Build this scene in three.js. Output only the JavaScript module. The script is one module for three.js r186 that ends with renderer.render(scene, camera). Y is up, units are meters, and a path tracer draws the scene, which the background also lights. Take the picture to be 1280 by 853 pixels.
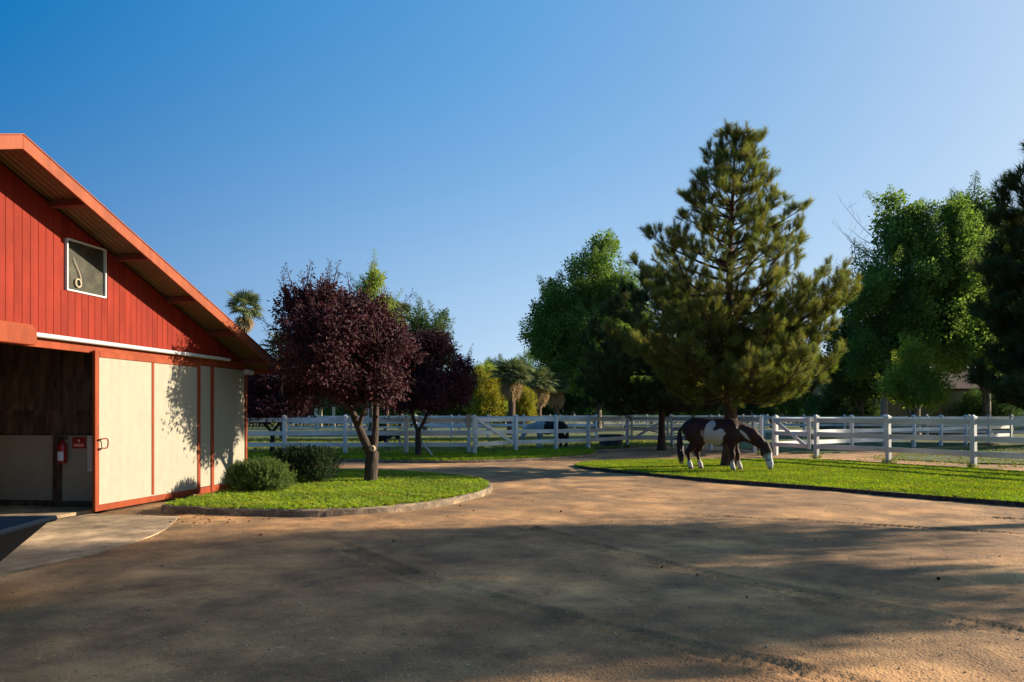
import * as THREE from 'three';
import { mergeGeometries } from 'three/addons/utils/BufferGeometryUtils.js';
import { ImprovedNoise } from 'three/addons/math/ImprovedNoise.js';

/* ---------- camera, sky, sun, exposure ---------- */
const EXPOSURE = 2.35;
const scene = new THREE.Scene();
const camera = new THREE.PerspectiveCamera(46.2, 1280 / 853, 0.1, 3000);
camera.position.set(0, 1.6, 0);
camera.lookAt(0, 1.6, -10);
camera.setViewOffset(1280, 853, 0, -91.5, 1280, 853);      // a shifted lens: verticals stay vertical
camera.updateProjectionMatrix();
const renderer = new THREE.WebGLRenderer({ antialias: true });
renderer.setSize(1024, 682);
renderer.toneMapping = THREE.LinearToneMapping;
renderer.toneMappingExposure = EXPOSURE;
renderer.shadowMap.enabled = true;

const SUN_DIR = new THREE.Vector3(4, 1.42, -1).normalize();   // low evening sun from the right, a little behind the scene
{
  const W = 512, H = 256, data = new Float32Array(W * H * 4);
  const sm = (a, b, x) => { const t = Math.min(1, Math.max(0, (x - a) / (b - a))); return t * t * (3 - 2 * t); };
  for (let r = 0; r < H; r++) for (let c = 0; c < W; c++) {
    const el = ((r + 0.5) / H - 0.5) * Math.PI, az = ((c + 0.5) / W - 0.5) * 2 * Math.PI;
    const x = Math.cos(az) * Math.cos(el), y = Math.sin(el), z = Math.sin(az) * Math.cos(el);
    const cs = x * SUN_DIR.x + y * SUN_DIR.y + z * SUN_DIR.z, ang = Math.acos(Math.max(-1, Math.min(1, cs)));
    const h = Math.exp(-Math.pow(Math.max(0, y) / 0.24, 1.5));                       // thick air near the horizon
    const near = 1 - sm(1.1, 2.0, ang), nearer = 1 - sm(0.35, 1.35, ang);    // deep blue away from the sun, paler towards it
    const s = Math.exp(-ang / 0.31), o = (r * W + c) * 4, up = 1 - 0.22 * Math.max(0, y);
    const deep = [-0.06, 0.115, 0.46], mid = [0.035, 0.325, 0.76], bright = [0.26, 0.50, 0.83], pale = [0.68, 0.86, 1.0], glow = [2.2, 1.75, 1.15];
    for (let k = 0; k < 3; k++) {
      let v = (deep[k] + (mid[k] - deep[k]) * near + (bright[k] - mid[k]) * nearer) * up;
      v += (pale[k] - v) * h * (0.30 + 0.58 * near) + glow[k] * s;
      if (y < 0) v *= Math.max(0.25, 1 + y * 3);
      data[o + k] = Math.max(0, v) / EXPOSURE;
    }
    data[o + 3] = 1;
  }
  const sky = new THREE.DataTexture(data, W, H, THREE.RGBAFormat, THREE.FloatType);
  sky.mapping = THREE.EquirectangularReflectionMapping; sky.magFilter = THREE.LinearFilter; sky.minFilter = THREE.LinearFilter; sky.wrapS = THREE.RepeatWrapping;
  sky.needsUpdate = true;
  scene.background = sky; scene.environment = sky;
}
const sun = new THREE.DirectionalLight(new THREE.Color(1, 0.86, 0.66), 5);
sun.position.copy(SUN_DIR).multiplyScalar(90); sun.target.position.set(0, 0, -20);
sun.position.add(sun.target.position);
sun.castShadow = true; sun.shadow.radius = 1.2;
sun.shadow.mapSize.set(4096, 4096);
Object.assign(sun.shadow.camera, { left: -60, right: 60, top: 50, bottom: -50, near: 1, far: 220 });
scene.add(sun, sun.target);

/* ---------- helpers ---------- */
function mulberry(a) { return () => { a |= 0; a = (a + 0x6d2b79f5) | 0; let t = Math.imul(a ^ (a >>> 15), 1 | a); t = (t + Math.imul(t ^ (t >>> 7), 61 | t)) ^ t; return ((t ^ (t >>> 14)) >>> 0) / 4294967296; }; }
const noise = new ImprovedNoise();
const fbm = (x, y, z = 0, o = 4) => { let s = 0, a = 1, n = 0; for (let i = 0; i < o; i++) { s += a * noise.noise(x, y, z + i * 7.3); n += a; a *= 0.5; x *= 2.03; y *= 2.03; z *= 2.03; } return s / n; };
const V = (x, y, d) => new THREE.Vector3(x, y, -d);             // x to the right, y up, d metres away
const lerp = (a, b, t) => a + (b - a) * t;
const taken = new Map();
function numbered(n) { const k = taken.get(n) ?? 0; taken.set(n, k + 1); return k ? n + '_' + String(k).padStart(3, '0') : n; }
function thing(name, label, category, pos = [0, 0, 0], turn = 0, group) {
  const o = new THREE.Group(); o.name = numbered(name); scene.add(o);
  o.position.set(...pos); o.rotation.y = turn; o.userData = { label, category };
  if (group) o.userData.group = group;
  return o;
}
function part(parent, name, geo, mat) { const m = new THREE.Mesh(geo, mat); m.name = name; parent.add(m); return m; }
function struct(name, geo, mat, label) { const m = new THREE.Mesh(geo, mat); m.name = numbered(name); m.userData = { kind: 'structure', label, category: name.split('_').pop() }; scene.add(m); return m; }
function tidy(g) { const r = g.index ? g.toNonIndexed() : g; for (const k of Object.keys(r.attributes)) if (!['position', 'normal', 'uv'].includes(k)) r.deleteAttribute(k); return r; }
const merge = (list) => mergeGeometries(list.map(tidy), false);
// uv in metres, chosen by the way each face points
function metric(g, s = 1) {
  g = g.index ? g.toNonIndexed() : g;
  const p = g.attributes.position, uv = new Float32Array(p.count * 2), a = new THREE.Vector3(), b = new THREE.Vector3(), c = new THREE.Vector3();
  for (let i = 0; i < p.count; i += 3) {
    a.fromBufferAttribute(p, i); b.fromBufferAttribute(p, i + 1).sub(a); c.fromBufferAttribute(p, i + 2).sub(a); b.cross(c);
    const ax = Math.abs(b.x), ay = Math.abs(b.y), az = Math.abs(b.z);
    for (let k = 0; k < 3; k++) {
      const x = p.getX(i + k), y = p.getY(i + k), z = p.getZ(i + k);
      const [u, v] = ay >= ax && ay >= az ? [x, z] : ax >= az ? [z, y] : [x, y];
      uv[(i + k) * 2] = u * s; uv[(i + k) * 2 + 1] = v * s;
    }
  }
  g.setAttribute('uv', new THREE.BufferAttribute(uv, 2));
  return g;
}
function box(w, h, d, x = 0, y = 0, z = 0) { const g = new THREE.BoxGeometry(w, h, d); g.translate(x, y, z); return g; }
// a bar with chamfered long edges, standing on y = 0
function bar(w, h, d, c = 0.008) {
  const a = w / 2, b = d / 2, s = new THREE.Shape([[a - c, -b], [a, -b + c], [a, b - c], [a - c, b], [-a + c, b], [-a, b - c], [-a, -b + c], [-a + c, -b]].map((q) => new THREE.Vector2(...q)));
  const g = new THREE.ExtrudeGeometry(s, { depth: h, bevelEnabled: false }); g.rotateX(-Math.PI / 2);
  return metric(g);
}
// a bar lying from a to b; w across (horizontal), h upright
function beam(a, b, w, h, c = 0.006) {
  const L = a.distanceTo(b), g = bar(w, L, h, c), d = b.clone().sub(a).normalize();
  const side = new THREE.Vector3(0, 1, 0).cross(d); if (side.lengthSq() < 1e-6) side.set(1, 0, 0); side.normalize();
  const up = d.clone().cross(side);
  g.applyMatrix4(new THREE.Matrix4().makeBasis(side, d, up.clone().multiplyScalar(-1)).setPosition(a));
  // makeBasis above may flip handedness; keep winding right
  if (new THREE.Matrix4().makeBasis(side, d, up.clone().multiplyScalar(-1)).determinant() < 0) { const p = g.attributes.position.array; for (let i = 0; i < p.length; i += 9) for (let k = 0; k < 3; k++) { const t = p[i + 3 + k]; p[i + 3 + k] = p[i + 6 + k]; p[i + 6 + k] = t; } g.computeVertexNormals(); }
  return g;
}
function tube(pts, radii, seg = 7, uvs = 1) {
  const n = pts.length, pos = [], uv = [], idx = [], N = new THREE.Vector3(), B = new THREE.Vector3(), T = new THREE.Vector3();
  let prev = null, len = 0;
  for (let i = 0; i < n; i++) {
    T.copy(pts[Math.min(n - 1, i + 1)]).sub(pts[Math.max(0, i - 1)]).normalize();
    if (!prev) { prev = Math.abs(T.y) > 0.9 ? new THREE.Vector3(1, 0, 0) : new THREE.Vector3(0, 1, 0); }
    N.copy(prev).addScaledVector(T, -prev.dot(T)).normalize(); prev = N.clone(); B.crossVectors(T, N);
    if (i) len += pts[i].distanceTo(pts[i - 1]);
    for (let k = 0; k <= seg; k++) {
      const a = (k / seg) * Math.PI * 2, r = radii[i];
      pos.push(pts[i].x + r * (Math.cos(a) * N.x + Math.sin(a) * B.x), pts[i].y + r * (Math.cos(a) * N.y + Math.sin(a) * B.y), pts[i].z + r * (Math.cos(a) * N.z + Math.sin(a) * B.z));
      uv.push((k / seg) * uvs, len * uvs);
    }
  }
  const w = seg + 1;
  for (let i = 0; i < n - 1; i++) for (let k = 0; k < seg; k++) { const a = i * w + k; idx.push(a, a + w, a + 1, a + 1, a + w, a + w + 1); }
  const g = new THREE.BufferGeometry();
  g.setAttribute('position', new THREE.Float32BufferAttribute(pos, 3)); g.setAttribute('uv', new THREE.Float32BufferAttribute(uv, 2)); g.setIndex(idx); g.computeVertexNormals();
  return g;
}
function curve(pts, n) { return new THREE.CatmullRomCurve3(pts).getPoints(n); }

/* ---------- textures ---------- */
function tileNoise(S, cells, oct, seed, gain = 0.5) {
  const out = new Float32Array(S * S); let amp = 1, tot = 0;
  for (let o = 0; o < oct; o++) {
    const n = cells << o, rnd = mulberry(seed + o * 101), lat = new Float32Array(n * n); for (let i = 0; i < n * n; i++) lat[i] = rnd();
    for (let y = 0; y < S; y++) {
      const fy = (y / S) * n, iy = fy | 0, ty = fy - iy, sy = ty * ty * (3 - 2 * ty), r0 = (iy % n) * n, r1 = ((iy + 1) % n) * n;
      for (let x = 0; x < S; x++) {
        const fx = (x / S) * n, ix = fx | 0, tx = fx - ix, sx = tx * tx * (3 - 2 * tx), a = ix % n, b = (ix + 1) % n;
        out[y * S + x] += amp * lerp(lerp(lat[r0 + a], lat[r0 + b], sx), lerp(lat[r1 + a], lat[r1 + b], sx), sy);
      }
    }
    tot += amp; amp *= gain;
  }
  for (let i = 0; i < out.length; i++) out[i] /= tot;
  return out;
}
function texture(S, fn, srgb = true) {
  const d = new Uint8Array(S * S * 4);
  for (let i = 0; i < S * S; i++) { const c = fn(i % S, (i / S) | 0, i); d[i * 4] = c[0]; d[i * 4 + 1] = c[1]; d[i * 4 + 2] = c[2]; d[i * 4 + 3] = 255; }
  const t = new THREE.DataTexture(d, S, S); t.wrapS = t.wrapT = THREE.RepeatWrapping; t.magFilter = THREE.LinearFilter; t.minFilter = THREE.LinearMipmapLinearFilter; t.generateMipmaps = true;
  if (srgb) t.colorSpace = THREE.SRGBColorSpace; t.needsUpdate = true; return t;
}
const clamp8 = (v) => Math.max(0, Math.min(255, v));
const at = (t, x, y) => { const c = t.clone(); c.repeat.set(x, y); c.needsUpdate = true; return c; };
const nA = tileNoise(1024, 8, 7, 11, 0.62), nB = tileNoise(1024, 4, 5, 23, 0.55), nC = tileNoise(512, 16, 5, 37, 0.6), nD = tileNoise(512, 64, 3, 53, 0.7);
const speck = tileNoise(1024, 170, 2, 71, 0.6);
const lift = (n, k) => 1 + (n - 0.5) * k;
const dirtMap = texture(1024, (x, y, i) => { let k = lift(nA[i], 1.1) * lift(nB[i], 0.45); if (speck[i] > 0.8) k *= 0.74; if (speck[i] < 0.2) k *= 1.25; return [clamp8(198 * k), clamp8(190 * k), clamp8(180 * k)]; });
const dirtBump = texture(1024, (x, y, i) => { const v = clamp8(255 * (0.6 * nA[i] + 0.4 * speck[i])); return [v, v, v]; }, false);
const patchMap = texture(512, (x, y, i) => { const k = lift(nC[i], 0.9) * lift(nD[i], 0.5); return [clamp8(190 * k), clamp8(190 * k), clamp8(185 * k)]; });
const fineBump = texture(512, (x, y, i) => { const v = clamp8(255 * (0.5 * nC[i] + 0.5 * nD[i])); return [v, v, v]; }, false);
const barkBump = texture(512, (x, y, i) => { const v = clamp8(255 * nC[(((y >> 2) % 512) * 512 + x)]); return [v, v, v]; }, false);
const barkMap = texture(512, (x, y, i) => { const k = lift(nC[(((y >> 2) % 512) * 512 + x)], 1.3); return [clamp8(180 * k), clamp8(178 * k), clamp8(175 * k)]; });
const paintMap = texture(512, (x, y, i) => { const k = lift(nC[(((y >> 3) % 512) * 512 + x)], 0.22) * lift(nB[((y * 2) % 1024) * 1024 + ((x * 2) % 1024)], 0.22); return [clamp8(232 * k), clamp8(230 * k), clamp8(228 * k)]; });

const smoothPaint = texture(512, (x, y, i) => { const k = lift(nC[(((y >> 3) % 512) * 512 + x)], 0.07) * lift(nC[i], 0.06); return [clamp8(240 * k), clamp8(239 * k), clamp8(236 * k)]; });
const rgb = (r, g, b) => new THREE.Color().setRGB(r, g, b);
const painted = (r, g, b, rough, extra = {}) => new THREE.MeshPhysicalMaterial({ color: rgb(r, g, b), roughness: rough, specularIntensity: 0.3, ...extra });
const mat = (r, g, b, rough = 0.8, extra = {}) => new THREE.MeshStandardMaterial({ color: rgb(r, g, b), roughness: rough, ...extra });
const leafy = (r, g, b, through = 0.38, extra = {}) => new THREE.MeshPhysicalMaterial({ color: rgb(r, g, b), roughness: 1, transmission: through, thickness: 0, side: THREE.DoubleSide, ior: 1.4, specularIntensity: 0.4, ...extra });
const M = {
  dirt: mat(0.51, 0.29, 0.12, 0.95, { map: at(dirtMap, 1 / 5, 1 / 5), bumpMap: at(dirtBump, 1 / 2.3, 1 / 2.3), bumpScale: 0.016, vertexColors: true }),
  ground: mat(0.1725, 0.1725, 0.069, 0.95, { map: at(dirtMap, 1 / 9, 1 / 9) }),
  paddockDirt: mat(0.36, 0.25, 0.16, 0.95, { map: at(dirtMap, 1 / 5, 1 / 5), bumpMap: at(dirtBump, 1 / 2.5, 1 / 2.5), bumpScale: 0.03 }),
  lawn: mat(0.14, 0.215, 0.005, 0.95, { map: at(patchMap, 1 / 2.6, 1 / 2.6), bumpMap: at(fineBump, 1, 1), bumpScale: 0.04 }),
  paddock: mat(0.138, 0.1725, 0.0345, 0.95, { map: at(patchMap, 1 / 6, 1 / 6), bumpMap: at(fineBump, 1 / 1.5, 1 / 1.5), bumpScale: 0.05 }),
  concrete: mat(0.5, 0.385, 0.25, 0.9, { map: at(dirtMap, 1 / 3, 1 / 3), bumpMap: at(fineBump, 0.6, 0.6), bumpScale: 0.006 }),
  kerb: mat(0.35, 0.275, 0.1938, 0.9, { map: at(dirtMap, 0.8, 0.8), bumpMap: at(fineBump, 2, 2), bumpScale: 0.015 }),
  edging: mat(0.11, 0.07, 0.045, 0.9, { map: at(barkMap, 1, 1) }),
  red: painted(0.235, 0.0225, 0.0095, 0.72, { map: at(paintMap, 0.5, 0.5), bumpMap: at(barkBump, 1, 1), bumpScale: 0.002 }),
  redB: painted(0.226, 0.0215, 0.0095, 0.74, { map: at(paintMap, 0.43, 0.6), bumpMap: at(barkBump, 1.2, 1), bumpScale: 0.002 }),
  trim: painted(0.275, 0.054, 0.019, 0.65, { map: at(paintMap, 0.7, 0.7) }),
  fascia: painted(0.29, 0.074, 0.031, 0.6, { map: at(paintMap, 0.6, 0.6) }),
  cream: painted(0.34, 0.316, 0.252, 0.7, { map: at(smoothPaint, 0.6, 0.6), bumpMap: at(fineBump, 0.5, 0.5), bumpScale: 0.003 }),
  darkWood: mat(0.16, 0.105, 0.07, 0.85, { map: at(barkMap, 0.6, 0.6) }),
  sheet: mat(0.2, 0.115, 0.055, 0.6, { map: at(paintMap, 0.3, 0.3) }),
  purlin: mat(0.16, 0.04, 0.025, 0.75),
  track: mat(0.55, 0.56, 0.56, 0.35, { metalness: 0.2 }),
  whiteFrame: mat(0.54, 0.54, 0.51, 0.5),
  pane: mat(0.06375, 0.06, 0.0375, 0.35, { map: at(patchMap, 0.6, 0.6) }),
  cord: mat(0.36, 0.3, 0.2, 0.7),
  vinyl: mat(0.8056, 0.8056, 0.7738, 0.42, { map: at(paintMap, 0.4, 0.4) }),
  steel: mat(0.3, 0.3, 0.31, 0.4, { metalness: 0.8 }),
  iron: mat(0.05, 0.04, 0.035, 0.5, { metalness: 0.5 }),
  bark: mat(0.13, 0.085, 0.06, 0.95, { map: at(barkMap, 1, 0.6), bumpMap: at(barkBump, 1, 0.6), bumpScale: 0.03 }),
  pineBark: mat(0.17, 0.085, 0.05, 0.95, { map: at(barkMap, 1, 0.5), bumpMap: at(barkBump, 1, 0.5), bumpScale: 0.05 }),
  paleBark: mat(0.24, 0.20, 0.15, 0.95, { map: at(barkMap, 1, 0.5), bumpMap: at(barkBump, 1, 0.5), bumpScale: 0.04 }),
  plumBark: mat(0.10, 0.062, 0.045, 0.9, { map: at(barkMap, 1.5, 1), bumpMap: at(barkBump, 1.5, 1), bumpScale: 0.015 }),
  palmBark: mat(0.19, 0.12, 0.075, 0.95, { map: at(patchMap, 1, 3), bumpMap: at(fineBump, 1, 4), bumpScale: 0.03 }),
  plumLeaf: leafy(0.0528, 0.008925, 0.0126, 0.3, { specularIntensity: 0.6, roughness: 0.8 }),
  cottonLeaf: leafy(0.1495, 0.2472, 0.0345, 0.5),
  darkLeaf: leafy(0.0713, 0.1323, 0.0253, 0.42),
  needle: leafy(0.1725, 0.2047, 0.0299, 0.48),
  darkNeedle: leafy(0.08625, 0.115, 0.0253, 0.4),
  yellowLeaf: leafy(0.299, 0.2875, 0.023, 0.4),
  limeLeaf: leafy(0.253, 0.3335, 0.0345, 0.42),
  palmLeaf: leafy(0.14, 0.17, 0.06, 0.3),
  palmDry: leafy(0.4, 0.29, 0.15, 0.3),
  rosemary: leafy(0.096, 0.144, 0.024, 0.3),
  hedge: leafy(0.028, 0.055, 0.015, 0.3),
  blade: leafy(0.225, 0.325, 0.004, 0.45),
  bladeDry: leafy(0.23, 0.2645, 0.04025, 0.4),
  stone: mat(0.34, 0.26, 0.18, 0.9),
};

/* ---------- ground ---------- */
function flat(w, h, x, d, y, mt, name, label) {
  const g = new THREE.PlaneGeometry(w, h); g.rotateX(-Math.PI / 2); g.translate(x, y, -d);
  return struct(name, metric(g), mt, label);
}
flat(2400, 2400, 0, 0, -0.05, M.ground, 'ground', 'dry grassy ground reaching to the horizon');

// tyre tracks pressed into the dirt: centre lines in metres
const tracks = [
  { p: [[3.4, 3.2], [2.2, 4.6], [1.1, 5.6], [-0.6, 7.4], [-2.4, 10.2]], w: 0.14, lug: true },
  { p: [[6.2, 3.4], [4.8, 4.9], [3.4, 6.2], [1.8, 8.2], [0.4, 11]], w: 0.15, lug: true },
  { p: [[9, 9.5], [5, 11.6], [1, 13.6], [-0.5, 17], [0.6, 22]], w: 0.17, lug: false },
  { p: [[10, 11], [6, 13.1], [2.2, 15.2], [0.9, 18], [1.8, 23]], w: 0.17, lug: false },
];
for (const t of tracks) t.c = new THREE.CatmullRomCurve3(t.p.map(([x, d]) => new THREE.Vector3(x, 0, d))).getPoints(90);
const apronEdge = [[-5.15, 13.3], [-5.15, 12.4], [-4.72, 10.6], [-4.8, 9.0], [-5.1, 7.9], [-5.6, 6.0], [-6.2, 2.5], [-6.2, -8]];
function yard(x, d) {
  let h = 0.030 * fbm(x * 0.35, d * 0.35, 3, 3) + 0.016 * fbm(x * 1.9, d * 1.9, 9, 3);
  const rough = 0.5 + 0.5 * Math.max(-1, Math.min(1, 2.6 * fbm(x * 0.3, d * 0.3, 31, 2)));
  h += (0.0025 + 0.010 * rough) * fbm(x * 5.5, d * 5.5, 17, 3);
  if (d < 26) for (const t of tracks) {
    let best = 1e9, arc = 0;
    for (let i = 0; i < t.c.length; i++) { const q = t.c[i], e = (q.x - x) ** 2 + (q.z - d) ** 2; if (e < best) { best = e; arc = i; } }
    if (best < 0.25) {
      const q = t.c[arc], q2 = t.c[Math.min(t.c.length - 1, arc + 1)], q1 = t.c[Math.max(0, arc - 1)];
      const tx = q2.x - q1.x, tz = q2.z - q1.z, L = Math.hypot(tx, tz) || 1, s = ((x - q.x) * tx + (d - q.z) * tz) / L, side = Math.abs(((x - q.x) * tz - (d - q.z) * tx) / L);
      if (side < t.w * 1.8) {
        const u = side / t.w, worn = 0.5 + 0.5 * Math.max(0, Math.min(1, 0.6 + 2 * fbm(x * 0.9, d * 0.9, 77, 2)));
        h += worn * (u < 1 ? -0.018 + (t.lug ? 0.016 * Math.sign(Math.sin((arc * 0.13 + s) * 42 + side * 14)) * (1 - u) : 0) : 0.013 * (1 - (u - 1) / 0.8));
      }
    }
  }
  // the dirt dips under the apron's slab and laps unevenly over its edge
  if (x < -4 && d < 13.2) { const q = apronEdge, i = Math.max(0, q.findIndex((e, k) => k < q.length - 1 && d <= e[1] && d >= q[k + 1][1])), a = q[i], b = q[i + 1], xb = lerp(a[0], b[0], (d - a[1]) / (b[1] - a[1])), u = Math.min(1, Math.max(0, (xb - x + 0.12 * fbm(x * 2, d * 2, 61, 3)) / 0.45)); h = lerp(h, -0.035, u * u * (3 - 2 * u)); }
  return h;
}
function yardPatch(x0, x1, d0, d1, cell, edge) {
  const nx = Math.round((x1 - x0) / cell), nd = Math.round((d1 - d0) / cell), g = new THREE.PlaneGeometry(x1 - x0, d1 - d0, nx, nd);
  g.rotateX(-Math.PI / 2); g.translate((x0 + x1) / 2, 0, -(d0 + d1) / 2);
  const p = g.attributes.position, col = new Float32Array(p.count * 3), uv = g.attributes.uv;
  for (let i = 0; i < p.count; i++) {
    const x = p.getX(i), d = -p.getZ(i);
    p.setY(i, yard(x, d) - edge);
    uv.setXY(i, x, d);
    // pale dusty and darker damp patches in the dirt itself
    const k = 1 + 0.55 * fbm(x * 0.22 + d * 0.05, d * 0.6, 5, 4), w = 0.16 * fbm(x * 0.5, d * 0.9, 55, 3);
    col[i * 3] = k * (1 + w); col[i * 3 + 1] = k; col[i * 3 + 2] = k * (1 - w);
  }
  g.setAttribute('color', new THREE.BufferAttribute(col, 3)); g.computeVertexNormals();
  return g;
}
struct('dirt_yard', yardPatch(-10, 10, 2.5, 12.5, 0.04, 0), M.dirt, 'tan packed dirt yard with tyre marks');
struct('dirt_road', mergeGeometries([yardPatch(-14, 24, 12.4, 46, 0.16, 0.002), yardPatch(10, 24, 0, 12.4, 0.2, 0), yardPatch(-14, -10, 0, 12.4, 0.2, 0.002), yardPatch(-10, 10, -6, 2.5, 0.25, 0.002)]), M.dirt, 'packed dirt lane curving past the grass island');

function spline(pts, n = 60, closed = false) { return new THREE.CatmullRomCurve3(pts.map(([x, d]) => new THREE.Vector3(x, 0, -d)), closed, 'centripetal').getPoints(n); }
function slab(outline, y0, y1, mt, name, label) {
  const s = new THREE.Shape(outline.map((p) => new THREE.Vector2(p.x, -p.z)));
  const g = new THREE.ExtrudeGeometry(s, { depth: y1 - y0, bevelEnabled: false }); g.rotateX(-Math.PI / 2); g.translate(0, y0, 0);
  return struct(name, metric(g), mt, label);
}
function strip(path, w, y0, y1, rough, seed, mt, name, label) {      // a kerb along a path
  const rnd = mulberry(seed), pts = path, pos = [], idx = [], prof = [[-0.5, 0], [-0.5, 0.82], [-0.36, 1], [0.36, 1], [0.5, 0.82], [0.5, 0]];
  for (let i = 0; i < pts.length; i++) {
    const a = pts[Math.max(0, i - 1)], b = pts[Math.min(pts.length - 1, i + 1)], t = b.clone().sub(a).normalize(), n = new THREE.Vector3(-t.z, 0, t.x);
    for (const [u, v] of prof) { const j = (rnd() - 0.5) * rough; pos.push(pts[i].x + n.x * (u * w + j), lerp(y0, y1, v) + (v > 0.5 ? (rnd() - 0.5) * rough * 0.8 : 0), pts[i].z + n.z * (u * w + j)); }
  }
  const w6 = prof.length;
  for (let i = 0; i < pts.length - 1; i++) for (let k = 0; k < w6 - 1; k++) { const a = i * w6 + k; idx.push(a, a + 1, a + w6, a + 1, a + w6 + 1, a + w6); }
  const g = new THREE.BufferGeometry(); g.setAttribute('position', new THREE.Float32BufferAttribute(pos, 3)); g.setIndex(idx);
  const q = metric(g); q.computeVertexNormals();
  return struct(name, q, mt, label);
}
const islandEdge = spline([[-5.75, 13.25], [-4.6, 12.75], [-3.0, 12.62], [-1.85, 13.25], [-0.92, 14.75], [-0.5, 16.7], [-0.85, 18.7], [-2.1, 20.3], [-4.75, 21.6], [-9, 22.3]], 110);
slab([...islandEdge, V(-9, 0, 18.4), V(-5.5, 0, 17.7)], -0.03, 0.085, M.lawn, 'grass_island', 'lawn island beside the barn');
strip(islandEdge, 0.16, -0.03, 0.105, 0.02, 5, M.kerb, 'kerb', 'weathered concrete kerb round the grass island');
const lawnFront = [[1.95, 24.6], [2.1, 23.4], [2.9, 21.9], [4.29, 19.55], [6.19, 17.25], [7.54, 15.45], [8.83, 13.85], [9.7, 12.7], [11.2, 10.4], [12.6, 8]];
const lawnBack = [[15.8, 12], [15, 17.2], [14.1, 20.3], [13.1, 22.5], [11.7, 24.7], [10.5, 26.9], [8.7, 27.2], [5.7, 27.2], [2.9, 26.3]];
const rightOutline = spline([...lawnFront, ...lawnBack], 160, true);
slab(rightOutline, -0.03, 0.06, M.lawn, 'grass_lawn', 'raised lawn the pinto horse grazes on');
strip(spline(lawnFront, 90), 0.06, -0.03, 0.078, 0.012, 8, M.edging, 'lawn_edging', 'dark timber edging along the lane side of the lawn');
const verge = spline([[-20, 27.6], [-12, 27.4], [-6, 27.1], [-2.2, 26.2], [0.2, 27.2], [2.6, 29.6], [3.4, 32.4], [3.2, 35]], 60);
slab([...verge, V(2.4, 0, 35), V(-1, 0, 31.5), V(-20, 0, 31)], -0.03, 0.07, M.lawn, 'grass_verge', 'shaded grass verge in front of the paddock fence');
strip(verge, 0.12, -0.03, 0.085, 0.015, 12, M.kerb, 'kerb', 'low kerb between the lane and the shaded verge');
slab([V(-40, 0, 31), V(-1, 0, 31.4), V(2.4, 0, 35), V(6.5, 0, 39), V(9.5, 0, 41), V(12, 0, 60), V(10, 0, 110), V(-60, 0, 110)], -0.045, 0.035, M.paddock, 'paddock_grass', 'grazed paddock grass behind the white fence');
slab([V(12.5, 0, 32), V(16, 0, 35.5), V(27, 0, 43.5), V(60, 0, 60), V(60, 0, 110), V(16, 0, 110), V(12.2, 0, 60), V(10.5, 0, 41), V(10.8, 0, 34)], -0.045, 0.033, M.paddock, 'paddock_grass', 'paddock grass under the big trees');
slab([V(13.3, 0, 28), V(14.6, 0, 26), V(22, 0, 22), V(40, 0, 20), V(44, 0, 42), V(28, 0, 42.5), V(17, 0, 34.5)], -0.045, 0.036, M.paddock, 'corral_ground', 'sparse grass inside the sunny corral');
// concrete apron in front of the barn
slab(spline([[-5.15, 12.4], [-4.72, 10.6], [-4.8, 9.0], [-5.1, 7.9], [-5.6, 6.0], [-6.2, 2.5]], 30).concat([V(-8.9, 0, 2.5), V(-6.72, 0, 12.75)]), -0.06, 0.014, M.concrete, 'concrete_apron', 'sandy concrete apron at the barn door');

// blades of grass on the lawns, loose stones on the dirt
function bladeTuft(n, len, seed) {
  const rnd = mulberry(seed), pos = [];
  for (let i = 0; i < n; i++) {
    const a = rnd() * 6.28, r = 0.035 * Math.sqrt(rnd()), x = r * Math.cos(a), z = r * Math.sin(a), b = rnd() * 6.28, lean = 0.25 + rnd() * 0.7, L = len * (0.6 + 0.7 * rnd()), w = 0.0045 + rnd() * 0.003;
    const dx = Math.cos(b), dz = Math.sin(b), sx = -dz * w, sz = dx * w, mx = x + dx * L * 0.25 * lean, mz = z + dz * L * 0.25 * lean, ex = x + dx * L * lean, ez = z + dz * L * lean;
    pos.push(x - sx, 0, z - sz, x + sx, 0, z + sz, mx + sx, L * 0.6, mz + sz, x - sx, 0, z - sz, mx + sx, L * 0.6, mz + sz, mx - sx, L * 0.6, mz - sz, mx - sx, L * 0.6, mz - sz, mx + sx, L * 0.6, mz + sz, ex, L * (1 - 0.25 * lean), ez);
  }
  const g = new THREE.BufferGeometry(); g.setAttribute('position', new THREE.Float32BufferAttribute(pos, 3)); g.computeVertexNormals(); return g;
}
function inside(poly, x, z) { let c = false; for (let i = 0, j = poly.length - 1; i < poly.length; j = i++) { const a = poly[i], b = poly[j]; if ((a.z > z) !== (b.z > z) && x < ((b.x - a.x) * (z - a.z)) / (b.z - a.z) + a.x) c = !c; } return c; }
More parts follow.
